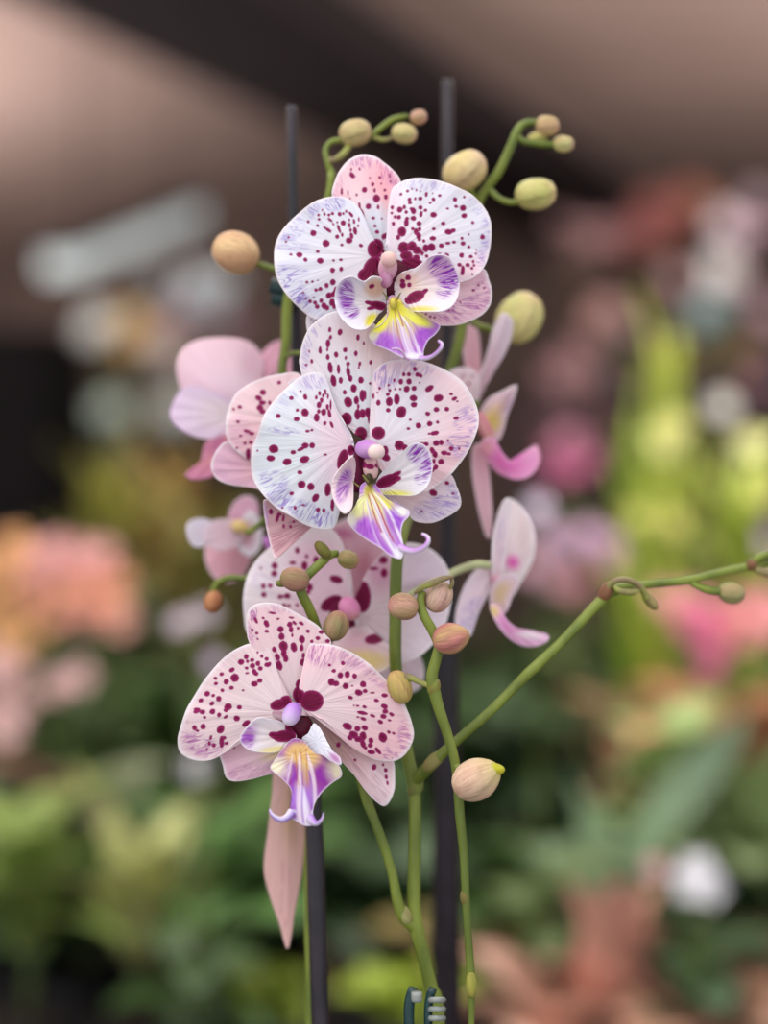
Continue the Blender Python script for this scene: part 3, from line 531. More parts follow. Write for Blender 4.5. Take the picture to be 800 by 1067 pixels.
petal('petal', f6, [(184,385),(189,366),(205,355),(228,352),(252,354),(268,364),(275,384),(266,408),(248,428),(228,436),(205,428),(190,408)], (250,428), 74, tip=-10, bow=12, cup=6, axis=(215,375), inner=(252,228,238), outer=(242,208,220), mat=M_PETP, paint=[('E',(226,176,196),264,378,12,18,0,.9,.6),('E',(252,224,240),236,412,30,16,10,.9,.7)], n=160, nr=44, edge=(240,204,214))
petal('petal', f6, [(177,434),(184,412),(198,402),(222,408),(245,420),(250,440),(238,455),(212,457),(190,449)], (245,432), 68, tip=-12, bow=6, axis=(190,430), inner=(252,236,242), outer=(242,220,242), n=160, nr=44, edge=(236,206,234))
petal('dorsal_sepal', f6, [(252,408),(258,388),(272,368),(289,355),(296,360),(290,382),(275,402),(262,414)], (258,410), 78, tip=4, axis=(288,362), inner=(232,170,192), outer=(236,180,200), mat=M_PETP, n=120, nr=30, edge=(236,184,204))
petal('lateral_sepal', f6, [(286,400),(289,382),(296,369),(304,367),(308,382),(303,400),(294,408)], (292,402), 80, tip=2, axis=(300,372), inner=(238,176,198), outer=(238,180,202), mat=M_PETP, n=100, nr=24, edge=(238,180,202))
petal('lip', f6, [(214,462),(230,452),(242,452),(245,470),(236,488),(220,497),(202,500),(193,494),(208,484)], (238,460), 66, tip=-8, axis=(205,492), inner=(222,150,150), outer=(206,130,160), mat=M_LIP, paint=[('E',(190,110,150),228,466,8,12,0,.8)], n=120, nr=30, edge=(216,150,180))
blob('column', f6, (246,452), mm(66), 10, 8, 8, 140, col=(236,190,200), mat=M_LIP)

# ---- flower 7 (lower left, soft, side view)
f7 = flower(left, (245, 555), 62, 'small blurred pink bloom in side view below the far left one')
petal('petal', f7, [(238,540),(243,525),(254,517),(266,520),(270,535),(264,550),(250,553)], (256,548), 78, tip=-4, axis=(252,520), inner=(250,206,230), outer=(246,200,222), mat=M_PETP, n=100, nr=24)
petal('side_lobe', f7, [(194,552),(198,543),(210,540),(222,545),(225,558),(214,569),(200,568)], (220,556), 70, tip=-6, axis=(198,555), inner=(248,234,248), outer=(248,240,252), n=100, nr=24, mat=M_PET)
petal('lateral_sepal', f7, [(214,572),(222,556),(238,552),(256,560),(262,576),(256,596),(242,607),(226,604),(216,590)], (245,558), 78, tip=-2, bow=4, cup=5, axis=(236,605), inner=(238,184,196), outer=(230,176,190), mat=M_PETP, n=120, nr=30)
petal('petal', f7, [(244,560),(252,540),(262,532),(272,545),(272,568),(262,580),(250,574)], (256,560), 74, axis=(262,535), inner=(232,180,196), mat=M_PETP, n=80, nr=20)
petal('petal', f7, [(212,558),(220,544),(238,541),(254,548),(250,566),(230,574),(216,568)], (246,556), 72, tip=-5, axis=(220,552), inner=(246,214,226), outer=(246,220,232), n=100, nr=24)
blob('callus', f7, (250,549), mm(70), 9, 7, 6, 20, col=(226,196,130), tipc=(232,206,150), mat=M_LIP)
blob('petal', f7, (279, 566), mm(58), 8, 4, 4, 70, col=(214,140,220), tipc=(226,170,226), mat=M_LIP)

# ---- drooping faded flower
f8 = flower(left, (300, 820), 35, 'wilted peach-pink petals hanging below the lower bloom')
petal('lateral_sepal', f8, [(286,800),(298,795),(312,800),(318,820),(318,860),(315,905),(307,950),(300,989),(291,962),(280,930),(275,903),(279,865),(283,830)], (300,810), 34, tip=4, bow=-3, cup=0, fold=10, axis=(300,985), mat=M_SEPB,
      inner=(220,176,168), outer=(228,184,178), paint=[('E',(196,160,120),303,850,8,30,0,.9,.7)], n=180, nr=60, rim=[(297,930,10,50,0,.25)], edge=(232,190,184))
petal('lateral_sepal', f8, [(288,802),(300,798),(306,830),(302,880),(296,930),(290,900),(284,850)], (298,810), 40, tip=3, axis=(296,925), mat=M_SEPB, inner=(206,164,140), outer=(214,170,160), n=100, nr=30)

# ---- stems of the left orchid
st = stem('flower_stalk', left, [(322,1400,30,6.5),(324,1067,32,6),(322,900,34,5.5),(330,760,30,5.5),(332,640,36,5.5),(318,520,40,5.5),(300,430,45,5.2),(294,390,46,5),(298,355,46,5.2),(299,320,46,5.4),(305,290,45,5),(322,245,42,4.5),(342,205,40,4.2),(345,178,40,4)], n=140)
stem('flower_stalk', left, [(297,372,46,2.6),(312,368,30,2.6),(345,380,14,3),(380,440,2,3.5)], n=40)
stem('flower_stalk', left, [(305,292,45,3),(340,290,25,3),(390,285,8,4),(402,284,2,4)], n=40)
stem('flower_stalk', left, [(330,700,30,3),(322,730,14,3),(312,748,0,4)], n=30)
stem('flower_stalk', left, [(332,640,36,3),(350,640,34,3.5),(360,640,30,4)], n=24)
stem('flower_stalk', left, [(285,480,44,3),(262,440,55,3),(252,432,60,4)], n=30)
stem('flower_stalk', left, [(318,515,40,3),(300,470,26,3),(308,445,18,4)], n=30)
stem('flower_stalk', left, [(306,470,42,3),(285,530,52,3),(258,556,60,3.5)], n=30)
stem('flower_stalk', left, [(345,180,40,3.8),(341,168,40,3.4),(339,156,41,3),(345,148,42,3),(355,146,42,3.2)], n=40)
stem('flower_stalk', left, [(342,168,40,2.8),(350,166,38,3.4),(358,160,38,3.6),(364,152,40,3.4)], M_BRACT, n=30)
stem('flower_stalk', left, [(355,147,42,3),(372,150,46,2.8),(385,143,44,3),(397,133,44,3.2),(410,124,44,3),(425,121,45,2.6)], n=50)
stem('flower_stalk', left, [(388,143,44,2.6),(400,146,44,2.6),(410,143,44,2.4)], M_BRACT, n=24)
stem('flower_stalk', left, [(262,274,45,2.8),(275,277,44,3.4),(292,284,44,3.4),(304,300,45,3.2)], n=30)
blob('bud', left, (370,138), mm(40), 17, 14.5, 14.5, -10, col=(206,190,130), col2=(192,160,120), tipc=(200,160,130), lobes=1)
blob('bud', left, (421,139), mm(42), 13.5, 11, 11, 10, col=(206,196,130), col2=(196,170,124), tipc=(214,170,150), lobes=1)
blob('bud', left, (436,122), mm(44), 9, 8, 8, -10, col=(190,160,120), col2=(200,140,130), tipc=(210,150,145), lobes=1)
blob('bud', left, (245.5,263.5), mm(40), 25, 22, 22, 200, col=(226,190,140), col2=(214,160,124), tipc=(222,176,130), lobes=1, rim=.2)
blob('bud', left, (222,627), mm(50), 12, 9.5, 9.5, 105, col=(200,140,96), col2=(180,110,80), tipc=(160,90,70), lobes=1)
stem('flower_stalk', left, [(222,618,50,3),(226,608,50,3.4),(240,602,48,3.4),(262,602,44,3),(290,590,40,3),(318,560,38,3)], n=40)
clipm = MB(); 
tube(clipm, [tuple(P(282+i*3, 298+i*.8, .65))+(.0035,) for i in range(10)], 10)
tube(clipm, [tuple(P(284+i*2.5, 309+i*.6, .652))+(.004,) for i in range(10)], 10)
tube(clipm, [tuple(P(298+6*math.cos(a), 303, .655+.004*math.sin(a)))+(.003,) for a in np.linspace(0, 6.28, 14)], 8)
lc = clipm.build('plant_clip', M_CLIP, None, smooth=True)
tag(lc, 'dark teal plant clip fixing the upper stalk to the stake behind the topmost bloom', 'clip')

# ================================================================== right orchid (behind)
right = empty('orchid_plant', (P(455, 0, .66).x, .68, BZ))
tag(right, 'moth orchid whose stalk forks beneath the blooms, its blooms seen from the side at right', 'orchid')
stem('flower_stalk', right, [(462,1300,20,7.5),(456,1067,18,7.5),(449,1030,17,7.3),(441,995,16,7),(434,968,15,7.6),(431,940,16,7),(432,880,17,6.5),(432,830,18,6.5),(430,812,18,7),(424,785,20,6.5),(417,740,20,6.5),(412,690,17,6.5),(412,640,16,6.5),(413,590,16,6.5),(418,560,20,6.5),(430,520,40,6),(450,440,58,6),(480,350,58,5.5),(485,270,56,5),(497,215,52,5),(507,196,50,4.8),(520,178,48,4.6),(534,148,46,4.4),(539,136,46,4.4),(548,128,46,4),(562,128,46,3.4)], n=200)
stem('flower_stalk', right, [(432,967,15,6.4),(420,955,13,6.4),(414,938,12,5.6),(409,912,12,5),(400,882,12,5),(389,852,12,4.8),(382,834,14,5.2),(374,805,14,4.6),(356,745,12,4.8),(340,690,10,5),(329,652,6,5.2),(322,634,3,5.4),(314,618,0,5.4),(313,608,0,5.2),(322,598,1,5),(335,586,2,4.8),(344,578,3,4.6),(352,577,4,4)], n=130, mat=M_STEM)
blob('stalk_node', right, (421,953), mm(13), 12, 7.2, 7.2, 60, col=(170,170,110), col2=(140,120,80), tipc=(130,120,70))
blob('stalk_node', right, (433,820), mm(18), 12, 8, 8, -70, col=(122,134,64), col2=(110,110,64), tipc=(130,140,70))
blob('bud', right, (307,604), mm(-4), 15.5, 13, 13, 195, col=(150,130,90), col2=(190,130,120), tipc=(150,140,80), lobes=1, rim=.25)
blob('bud', right, (293,608), mm(-3), 6, 4, 4, 180, col=(120,130,60), tipc=(140,150,70))
blob('bud', right, (336,573), mm(0), 11, 6.5, 6.5, 230, col=(122,120,52), col2=(110,96,50), tipc=(120,84,50), lobes=1)
blob('bud', right, (363,583), mm(2), 11.5, 10, 10, 20, col=(150,142,80), col2=(176,150,110), tipc=(220,160,140), lobes=1, rim=.2)
blob('bud', right, (350,652), mm(0), 16, 13.5, 13.5, -70, col=(148,140,92), col2=(190,150,120), tipc=(206,134,124), lobes=1, rim=.4)
stem('flower_stalk', right, [(328,662,7,3.2),(338,667,4,3.4),(348,664,2,4)], n=20)
# fork to the right
stem('flower_stalk', right, [(432,815,18,6),(440,806,14,6.5),(450,796,10,6.6),(464,782,8,5.4),(478,770,8,5),(510,742,8,5),(540,712,10,5.2),(552,700,10,5.6),(580,674,13,5.2),(605,648,16,5.4),(622,630,18,5.6),(640,615,20,6),(668,610,24,4.6),(700,607,28,4.5),(722,604,30,4.8),(750,597,34,4.3),(782,590,38,4.3),(815,582,42,4),(850,570,46,3.4)], n=160)
blob('stalk_node', right, (631,617), mm(18), 11, 7, 7, -60, col=(140,96,66), col2=(120,80,60), tipc=(150,120,70), mat=M_BUD)
blob('stalk_node', right, (783,589), mm(37), 6, 6.6, 6.6, 75, col=(130,90,60), col2=(120,90,60), tipc=(150,130,80))
blob('stalk_node', right, (452,793), mm(9), 14, 7.2, 6.8, -42, col=(150,140,86), col2=(130,124,70), tipc=(160,150,100))
stem('bract', right, [(632,614,17,2.6),(640,606,15,3),(652,604,14,3.2),(664,609,15,3.2),(671,617,17,3.4),(674,624,18,3.4)], M_BRACT, n=40)
stem('bract', right, [(640,611,15,2),(646,616,14,3),(660,617,15,3.4),(668,612,17,2.6)], M_BRACT, n=30)
blob('bud', right, (678,626), mm(20), 11, 6, 6, 50, col=(170,160,100), col2=(160,120,90), tipc=(190,150,110), lobes=1)
stem('flower_stalk', right, [(716,605,30,3),(724,610,29,3.2),(736,615,29,4.2),(749,617,30,4.4)], n=26)
blob('bud', right, (762,618), mm(31), 14.5, 12, 12, 10, col=(170,168,110), col2=(180,150,110), tipc=(190,150,130), lobes=1, rim=.2)
stem('bract', right, [(784,591,37,3),(792,595,36,4.2),(802,598,36,4.4),(812,598,37,3)], M_BRACT, n=24)
stem('bract', right, [(784,587,37,3),(792,580,37,4.2),(804,578,38,4.2),(814,580,40,3)], M_STEM, n=24)
blob('bud', right, (832,588), mm(44), 14, 12, 12, 10, col=(170,168,110), col2=(180,150,110), lobes=1)
blob('bud', right, (484,178), mm(46), 24, 20.5, 20.5, -35, col=(224,200,150), col2=(214,190,120), tipc=(236,186,166), lobes=1)
stem('flower_stalk', right, [(495,220,52,3.4),(492,205,50,4),(486,196,48,7)], n=20)
stem('flower_stalk', right, [(509,197,50,3.4),(520,207,48,3),(532,211,47,3),(545,209,46,3.4)], n=26)
blob('bud', right, (558,202), mm(46), 21.5, 17, 17, -5, col=(202,200,120), col2=(206,190,130), tipc=(226,180,140), lobes=1)
blob('bud', right, (570,131), mm(46), 12.5, 11, 11, 10, col=(206,170,130), col2=(180,160,96), tipc=(216,160,130), lobes=1)
blob('bud', right, (587,150), mm(46), 11, 9, 9, 5, col=(200,196,130), col2=(200,170,120), tipc=(230,170,160), lobes=1)
stem('flower_stalk', right, [(537,140,46,3),(545,147,46,3.4),(556,149,46,3.6),(568,150,46,4),(578,151,46,3)], M_STEM, n=24)
blob('bud', right, (560,143), mm(48), 12, 7, 7, -20, col=(196,186,110), tipc=(190,160,100), lobes=1)
blob('bud', right, (541,331), mm(72), 28, 24, 24, -60, col=(220,206,140), col2=(200,200,120), tipc=(226,180,140), lobes=1)
stem('flower_stalk', right, [(483,330,58,3.4),(500,340,62,3.6),(515,345,68,5)], n=20)
# side-view flowers
f9 = flower(right, (505, 410), 46, 'bloom in side view beside the right edge of the central bloom')
petal('petal', f9, [(520,330),(526,326),(534,334),(533,350),(526,368),(514,388),(504,406),(498,418),(495,404),(502,384),(509,362),(513,344)], (501,408), 60, tip=-8, fold=8, axis=(526,334), inner=(222,188,200), outer=(236,218,228), n=140, nr=40)
petal('petal', f9, [(480,345),(484,332),(493,334),(499,350),(501,378),(500,405),(493,412),(486,390),(482,365)], (496,405), 66, tip=4, axis=(488,338), inner=(226,172,186), outer=(232,186,200), mat=M_PETP, n=120, nr=36)
petal('lateral_sepal', f9, [(468,388),(480,383),(493,385),(500,396),(498,414),(488,416),(474,404)], (496,408), 54, tip=2, axis=(472,390), inner=(236,212,218), outer=(240,218,226), n=100, nr=30, spots=[(482,392,1.4,1.2,0),(488,400,1.6,1.4,0),(479,398,1.2,1,0),(492,392,1,1,0)])
petal('side_lobe', f9, [(538,401),(536,414),(529,432),(522,455),(512,460),(502,448),(500,430),(508,416),(522,408)], (508,440), 56, tip=-6, fold=4, axis=(532,408), inner=(238,206,160), outer=(242,216,226), mat=M_LOBE, n=120, nr=34, paint=[('E',(236,214,130),513,440,8,8,0,.8)], rim=[(528,420,10,14,0,.3)])
petal('lip', f9, [(503,458),(514,456),(521,468),(530,479),(541,483),(551,479),(556,470),(558,464),(562,476),(558,489),(548,498),(534,499),(518,492),(508,480),(500,468)], (526,484), 52, tip=-4, cup=4, axis=(510,462), mat=M_LIP, inner=(232,120,190), outer=(240,160,206), edge=(248,214,230), n=140, nr=40, paint=[('E',(240,170,186),507,466,8,8,0,.7)])
petal('lateral_sepal', f9, [(492,468),(500,462),(507,475),(511,505),(513,540),(511,560),(505,556),(497,525),(492,495)], (500,475), 58, tip=4, axis=(508,550), inner=(232,184,198), outer=(230,192,204), mat=M_PETP, n=120, nr=34)
blob('column', f9, (504,444), mm(58), 16, 8, 8, 70, col=(232,170,170), col2=(214,120,150), tipc=(230,190,120), mat=M_LIP)
f10 = flower(right, (515, 590), 40, 'side-view bloom at lower right with a long trailing magenta lip')
petal('petal', f10, [(518,548),(520,532),(530,520),(541,526),(551,540),(557,558),(555,583),(544,604),(533,622),(525,612),(520,590),(522,570)], (524,596), 52, tip=4, bow=2, cup=8, axis=(542,535), inner=(240,222,226), outer=(242,228,230), n=160, nr=44, paint=[('E',(232,110,190),534,586,7,7,0,.8),('E',(222,190,190),545,560,6,24,0,.9,.5)])
petal('petal', f10, [(513,600),(512,570),(516,545),(524,522),(532,521),(531,545),(527,575),(524,600),(518,615)], (518,600), 42, tip=-4, axis=(527,530), inner=(242,216,224), outer=(246,232,238), n=130, nr=38, rim=[(522,560,6,30,0,.25)])
petal('petal', f10, [(474,652),(476,632),(484,610),(497,592),(513,584),(521,592),(512,612),(500,636),(492,655),(490,663),(481,660)], (514,592), 44, tip=-2, fold=5, axis=(482,650), inner=(244,220,230), outer=(244,228,240), n=150, nr=42, rim=[(490,640,12,24,30,.5)])
petal('side_lobe', f10, [(512,612),(522,600),(534,598),(541,606),(534,622),(527,638),(516,638),(510,628)], (520,618), 40, tip=-3, axis=(532,604), inner=(236,206,170), outer=(240,214,226), mat=M_LOBE, n=110, nr=30)
petal('lip', f10, [(510,632),(518,630),(524,640),(532,650),(545,657),(558,658),(570,661),(571,667),(560,673),(545,673),(530,665),(518,651)], (530,654), 36, tip=3, cup=3, axis=(562,668), mat=M_LIP, inner=(232,150,206), outer=(240,186,222), edge=(248,220,236), n=130, nr=34, paint=[('E',(236,206,140),514,637,6,6,0,.8),('E',(246,226,236),552,662,14,4,8,.8)])
stem('pedicel', f10, [(413,630,18,3),(432,616,26,3.2),(452,606,34,3.6),(478,594,38,4.2),(498,588,40,4.4),(510,590,42,4)], M_PEDI, n=30)
blob('column', f10, (518,606), mm(44), 14, 7, 7, 70, col=(236,180,200), tipc=(226,190,150), mat=M_LIP)
stem('flower_stalk', right, [(452,440,58,3.4),(475,430,52,3.4),(498,420,48,4)], n=24)

# ================================================================== slim budding orchid (front)
slim = empty('orchid_plant', (P(492, 0, .6).x, .60, BZ))
tag(slim, 'slender budding orchid stalk with no open blooms, pink-green buds at its tip', 'orchid')
stem('flower_stalk', slim, [(488,1400,0,3),(491,1067,-4,3.2),(491,1040,-5,3.4),(491,1028,-5,5),(490,1010,-5,4.6),(487,965,-6,4),(485,930,-6,4.3),(483,890,-6,4.5),(479,850,-7,5),(475,800,-8,5),(466,765,-9,5.2),(457,738,-10,5.8),(452,718,-10,6.4),(450,704,-10,6),(455,684,-10,5.6),(457,672,-10,5.4),(450,656,-10,5.2),(442,642,-10,5),(438,628,-9,4.6),(440,616,-8,4)], n=190)
blob('stalk_node', slim, (491,1026), mm(-6), 14, 5.6, 5.4, 88, col=(176,170,80), col2=(150,150,70), tipc=(150,140,70))
blob('stalk_node', slim, (452,716), mm(-10), 10, 7, 7, -80, col=(130,140,60), col2=(130,110,60), tipc=(140,140,70))
blob('stalk_node', slim, (484,935), mm(-6), 9, 4.8, 4.8, 85, col=(130,120,66), tipc=(120,120,60))
blob('bud', slim, (420,632), mm(-10), 16, 14.5, 14.5, -170, col=(206,160,136), col2=(176,160,100), tipc=(220,140,140), lobes=1, rim=.35)
blob('bud', slim, (457,622), mm(-7), 17, 14, 14, -60, col=(216,176,160), col2=(226,200,170), tipc=(186,160,100), lobes=1, rim=.35)
blob('bud', slim, (469.5,665), mm(-14), 19, 16.5, 16.5, -12, col=(220,140,134), col2=(196,180,100), tipc=(206,170,90), lobes=1, point=.5, rim=.45)
blob('bud', slim, (416,716), mm(-6), 18, 13, 13, 250, col=(214,186,110), col2=(180,170,90), tipc=(220,170,110), lobes=1, rim=.35)
stem('flower_stalk', slim, [(452,716,-10,3),(440,712,-9,3),(430,707,-8,3.4),(422,705,-7,4.5)], M_BRACT, n=24)
stem('bract', slim, [(432,618,-9,1.6),(440,612,-11,3),(450,608,-12,3.6),(462,603,-12,3.2),(472,601,-11,1.6)], M_BRACT, n=30)
stem('bract', slim, [(470,600,-10,1.5),(471,608,-10,2.4),(468,614,-9,1.6)], M_BRACT, n=16)
blob('bud', slim, (496,812), mm(-16), 26, 22, 22, -28, col=(236,204,172), col2=(230,186,160), tipc=(216,208,110), lobes=1, point=.4, rim=.3, tip0=.45,
     spots=[(497,800,1.1,.8,0),(489,798,1,.8,0),(492,808,1.1,.8,0),(503,806,1,.8,0),(483,812,1,.8,0),(507,800,.9,.8,0),(488,803,.9,.7,0),(499,815,.9,.7,0)])
blob('bract', slim, (515,801), mm(-18), 11, 6, 6, 10, col=(206,200,50), col2=(190,190,60), tipc=(200,190,60))
stem('flower_stalk', slim, [(474,795,-8,3.4),(480,806,-12,4),(486,812,-15,4)], M_STEM, n=16)

# ================================================================== stakes and clips
def stake(name, pts, label):
    mb = MB(); tube(mb, [tuple(P(x, y, z))+(r,) for x, y, z, r in pts], 18)
    o = mb.build(name, M_STAKE, None, smooth=True)
    return tag(o, label, 'plant stake')
zb = lambda Z: CY+(CZ-(BZ+.10))/Z*F
stake('plant_stake', [(303.5,110,.662,.0018),(303.5,114,.662,.0023),(306,250,.662,.0024),(316,600,.645,.003),(328,880,.632,.0038),(334,1067,.628,.0039),(345,1500,.625,.0039)], 'purple-black support stake rising in the left half, thick below and grey-tipped above')
stake('plant_stake', [(466,84,.70,.0019),(466,88,.70,.0026),(466,250,.70,.0027),(466,560,.72,.004),(465,700,.735,.0062),(465,1067,.76,.0075),(464,1400,.78,.0075)], 'dark support stake at right centre, its tip taller than the other stake')
mb = MB()
for k, (x0, w) in enumerate(((427, 11), (447, 9))):
    path = catmull(np.array([[x0+4,1030],[x0,1042],[x0-1,1062],[x0+1,1085],[x0+5,1096]]), 16)
    tube(mb, [tuple(P(a, b, .598))+(w*.5*.6/F,) for a, b in path], 10)
cl = mb.build('plant_clip', M_CLIP, None, smooth=True)
tag(cl, 'dark green spring clip holding the forked stalk at the bottom edge', 'clip')
ms = MB()
for k in range(5):
    pts = [tuple(P(455+7*math.cos(a), 1042+k*9.5, .598-.004*math.sin(a)))+(.0012,) for a in np.linspace(0, 6.28, 16)]
    tube(ms, pts, 8)
ms.build('spring', M_CLIPS, cl, smooth=True)['label'] = 'pale ridged spring coils'
mb = MB(); tube(mb, [tuple(P(434, 1034+i*3, .590))+(.0022,) for i in range(4)], 10); mb.build('clip_tip', M_CLIPS, cl, smooth=True)

# ================================================================== pots of the orchids
M_POT = simple('pot_clear_plastic', (96, 98, 96), rough=.25, scale=12)
M_BARK = simple('orchid_bark', (74, 52, 38), (44, 30, 22), rough=.9, scale=70, bump=.8)
M_LEAFG = simple('orchid_leaf', (52, 84, 40), (40, 68, 34), rough=.35, scale=10, transl=.1)
def leaf_geo(mb, base, az, L, W, e0, bend, rows=12, cols=4, twist=0, cupv=.25, tipw=1.):
    p = Vector(base); e = e0; ds = L/rows; V = []
    h = Vector((math.cos(az), math.sin(az), 0)); side = Vector((-math.sin(az), math.cos(az), 0))
    for i in range(rows+1):
        t = i/rows
        w = W*.5*(math.sin(math.pi*min(1, (t*.93+.05))**(.75*tipw)))**.8
        d = h*math.cos(e)+Vector((0, 0, 1))*math.sin(e)
        nrm = -h*math.sin(e)+Vector((0, 0, 1))*math.cos(e)
        sd = side*math.cos(twist*t)+nrm*math.sin(twist*t)
        nn = nrm*math.cos(twist*t)-side*math.sin(twist*t)
        for c in range(cols+1):
            u = -1+2*c/cols
            V.append(p+sd*(u*w)+nn*(abs(u)**1.5*w*cupv))
        p = p+d*ds; e -= bend/rows
    m = cols+1
    mb.add(V, [(i*m+c, i*m+c+1, (i+1)*m+c+1, (i+1)*m+c) for i in range(rows) for c in range(cols)])
def orchid_pot(parent, x, y, seed):
    mb = MB(); lathe(mb, [(.045,0),(.058,.004),(.066,.085),(.068,.09),(.063,.09),(.061,.082),(.001,.08)], (x, y, BZ)); mb.build('pot', M_POT, parent, smooth=False)
    mb = MB(); lathe(mb, [(.001,.0),(.055,.0),(.058,.006),(.001,.012)], (x, y, BZ+.078)); mb.build('bark', M_BARK, parent)
    r = random.Random(seed)
    for i in range(5):
        m = MB(); leaf_geo(m, (x, y, BZ+.085), i*1.27+r.random()*.4, .15+.04*r.random(), .055, .55, 1.1); m.build('leaf', M_LEAFG, parent, smooth=True, solid=.002)
orchid_pot(left, left.location.x-.005, .640, 1)
orchid_pot(right, right.location.x+.03, .78, 2)
orchid_pot(slim, slim.location.x+.02, .52, 3)
for par, xs, ys in ((right, 462, .62), (slim, 488, .6)):
    pass

# ================================================================== building
def world_box(name, lo, hi, mat, kind='structure', bevel=0, M=None):
    mb = MB(); mb.box(lo, hi, M); o = mb.build(name, mat, None, bevel=bevel); 
    if kind: o['kind'] = kind
    return o
M_CEIL = simple('ceiling_paint', (188, 160, 150), (180, 152, 142), rough=.85, scale=1.2)
M_BEAM = simple('beam_dark', (34, 22, 25), (28, 18, 21), rough=.7, scale=6)
M_WALL = simple('wall_back_paint', (120, 100, 92), (104, 86, 80), rough=.9, scale=1.5)
M_FLOOR = simple('floor_concrete', (96, 88, 82), (80, 74, 70), rough=.8, scale=3)
M_BENCH = simple('bench_wood', (86, 66, 52), (66, 50, 40), rough=.7, scale=8, stretch=(1, 8, 8))
M_DARK = simple('cabinet_black', (13, 9, 11), (10, 7, 9), rough=.8, spec=.1, scale=5)
X0, X1, Y0, Y1, H = -3.2, 3.6, -1.2, 7.6, 2.62
world_box('floor', (X0, Y0, -.05), (X1, Y1, 0), M_FLOOR)
world_box('wall_back', (X0, Y1, 0), (X1, Y1+.1, H+.1), M_WALL)
world_box('wall_left', (X0-.1, Y0+2.2, 0), (X0, Y1, H+.1), M_WALL)
world_box('wall_right', (X1, Y0+2.2, 0), (X1+.1, Y1, H+.1), M_WALL)
world_box('ceiling', (X0-.1, 1.6, H), (X1+.1, Y1+.1, H+.1), M_CEIL)
# deep dark beam crossing the ceiling obliquely
a, b = Vector((-1.35, 1.7, 0)), Vector((1.5, 7.55, 0)); d = (b-a); L = d.length; ang = math.atan2(d.y, d.x)
Mx = Matrix.Translation(((a+b)/2).to_tuple()) @ Matrix.Rotation(ang, 4, 'Z')
world_box('trim_1', (-L/2, -.22, H-.14), (L/2, .31, H), M_BEAM, M=Mx)

# ---- ceiling lamp on the left
M_TUBE = simple('lamp_white', (196, 204, 204), rough=.4, scale=3, emit=.62)
lp = empty('strip_light', P(130, 252, 4.6)); tag(lp, 'pale strip light fixture slung under the ceiling at upper left', 'strip light')
A_, B_ = P(62, 276, 4.0), P(198, 222, 5.2); dv = (B_-A_); mid = (A_+B_)/2
q = dv.to_track_quat('X', 'Z').to_matrix().to_4x4()
mb = MB(); mb.box((-dv.length/2, -.05, -.035), (dv.length/2, .05, .035), Matrix.Translation(mid) @ q); mb.build('diffuser', M_TUBE, lp, bevel=.01)
mb = MB(); mb.box((-dv.length/2-.02, -.06, .035), (dv.length/2+.02, .06, .06), Matrix.Translation(mid) @ q); mb.build('housing', M_BEAM, lp, bevel=.005)
for e in (A_*.85+B_*.15, A_*.15+B_*.85):
    mb = MB(); tube(mb, [tuple(e+Vector((0, 0, .04)))+(.004,), (e.x, e.y, H, .004)], 8); mb.build('hanger', M_BEAM, lp)

# ---- benches
def bench(name, x0, x1, y0, y1, z, label, th=.04, mat=M_BENCH):
    e = empty(name, ((x0+x1)/2, (y0+y1)/2, 0)); tag(e, label, 'bench')
    mb = MB(); mb.box((x0, y0, z-th), (x1, y1, z)); mb.build('tabletop', mat, e, bevel=.004)
    for x in (x0+.04, x1-.04):
        for y in (y0+.04, y1-.04):
            mb = MB(); mb.box((x-.025, y-.025, 0), (x+.025, y+.025, z-th)); mb.build('leg', mat, e)
    return e
bench('display_bench', -.5, .5, .36, 1.0, BZ, 'low wooden bench under the orchids')
B2 = .70
bench('display_bench', -2.0, 2.0, 1.35, 3.3, B2, 'long wooden bench crowded with leafy potted plants behind the orchids')

def shelf_unit(name, x0, x1, y0, y1, zs, top, label, mat):
    e = empty(name, ((x0+x1)/2, (y0+y1)/2, 0)); tag(e, label, 'shelf')
    for z in zs:
        mb = MB(); mb.box((x0, y0, z-.035), (x1, y1, z)); mb.build('shelf_board', mat, e, bevel=.003)
    for x in (x0, x1-.03):
        mb = MB(); mb.box((x, y0, 0), (x+.03, y1, top)); mb.build('side_panel', mat, e)
    mb = MB(); mb.box((x0, y1-.015, 0), (x1, y1, top)); mb.build('back_panel', mat, e)
    return e
M_SH = simple('shelf_dark_wood', (70, 50, 50), (54, 38, 40), rough=.7, scale=4)
shelf_unit('plant_shelf', .42, 2.4, 4.4, 5.0, (.75, 1.20, 1.65), 1.66, 'dark wooden plant shelf against the back on the right', M_SH)
shelf_unit('plant_shelf', -1.15, -.45, 5.0, 5.5, (.85, 1.45), 1.46, 'dark plant shelf below the strip light on the left', M_SH)
# black cabinet at far left
cab = empty('black_cabinet', (-1.45, 4.0, 0)); tag(cab, 'tall black cabinet at the left edge behind the orange blossoms', 'cabinet')
mb = MB(); mb.box((-2.0, 4.3, 0), (-.93, 4.8, 1.83)); mb.build('body', M_DARK, cab, bevel=.01)
for x in (-1.99, -1.46):
    mb = MB(); mb.box((x+.01, 4.275, .05), (x+.51, 4.299, 1.79)); mb.build('door', M_DARK, cab, bevel=.004)

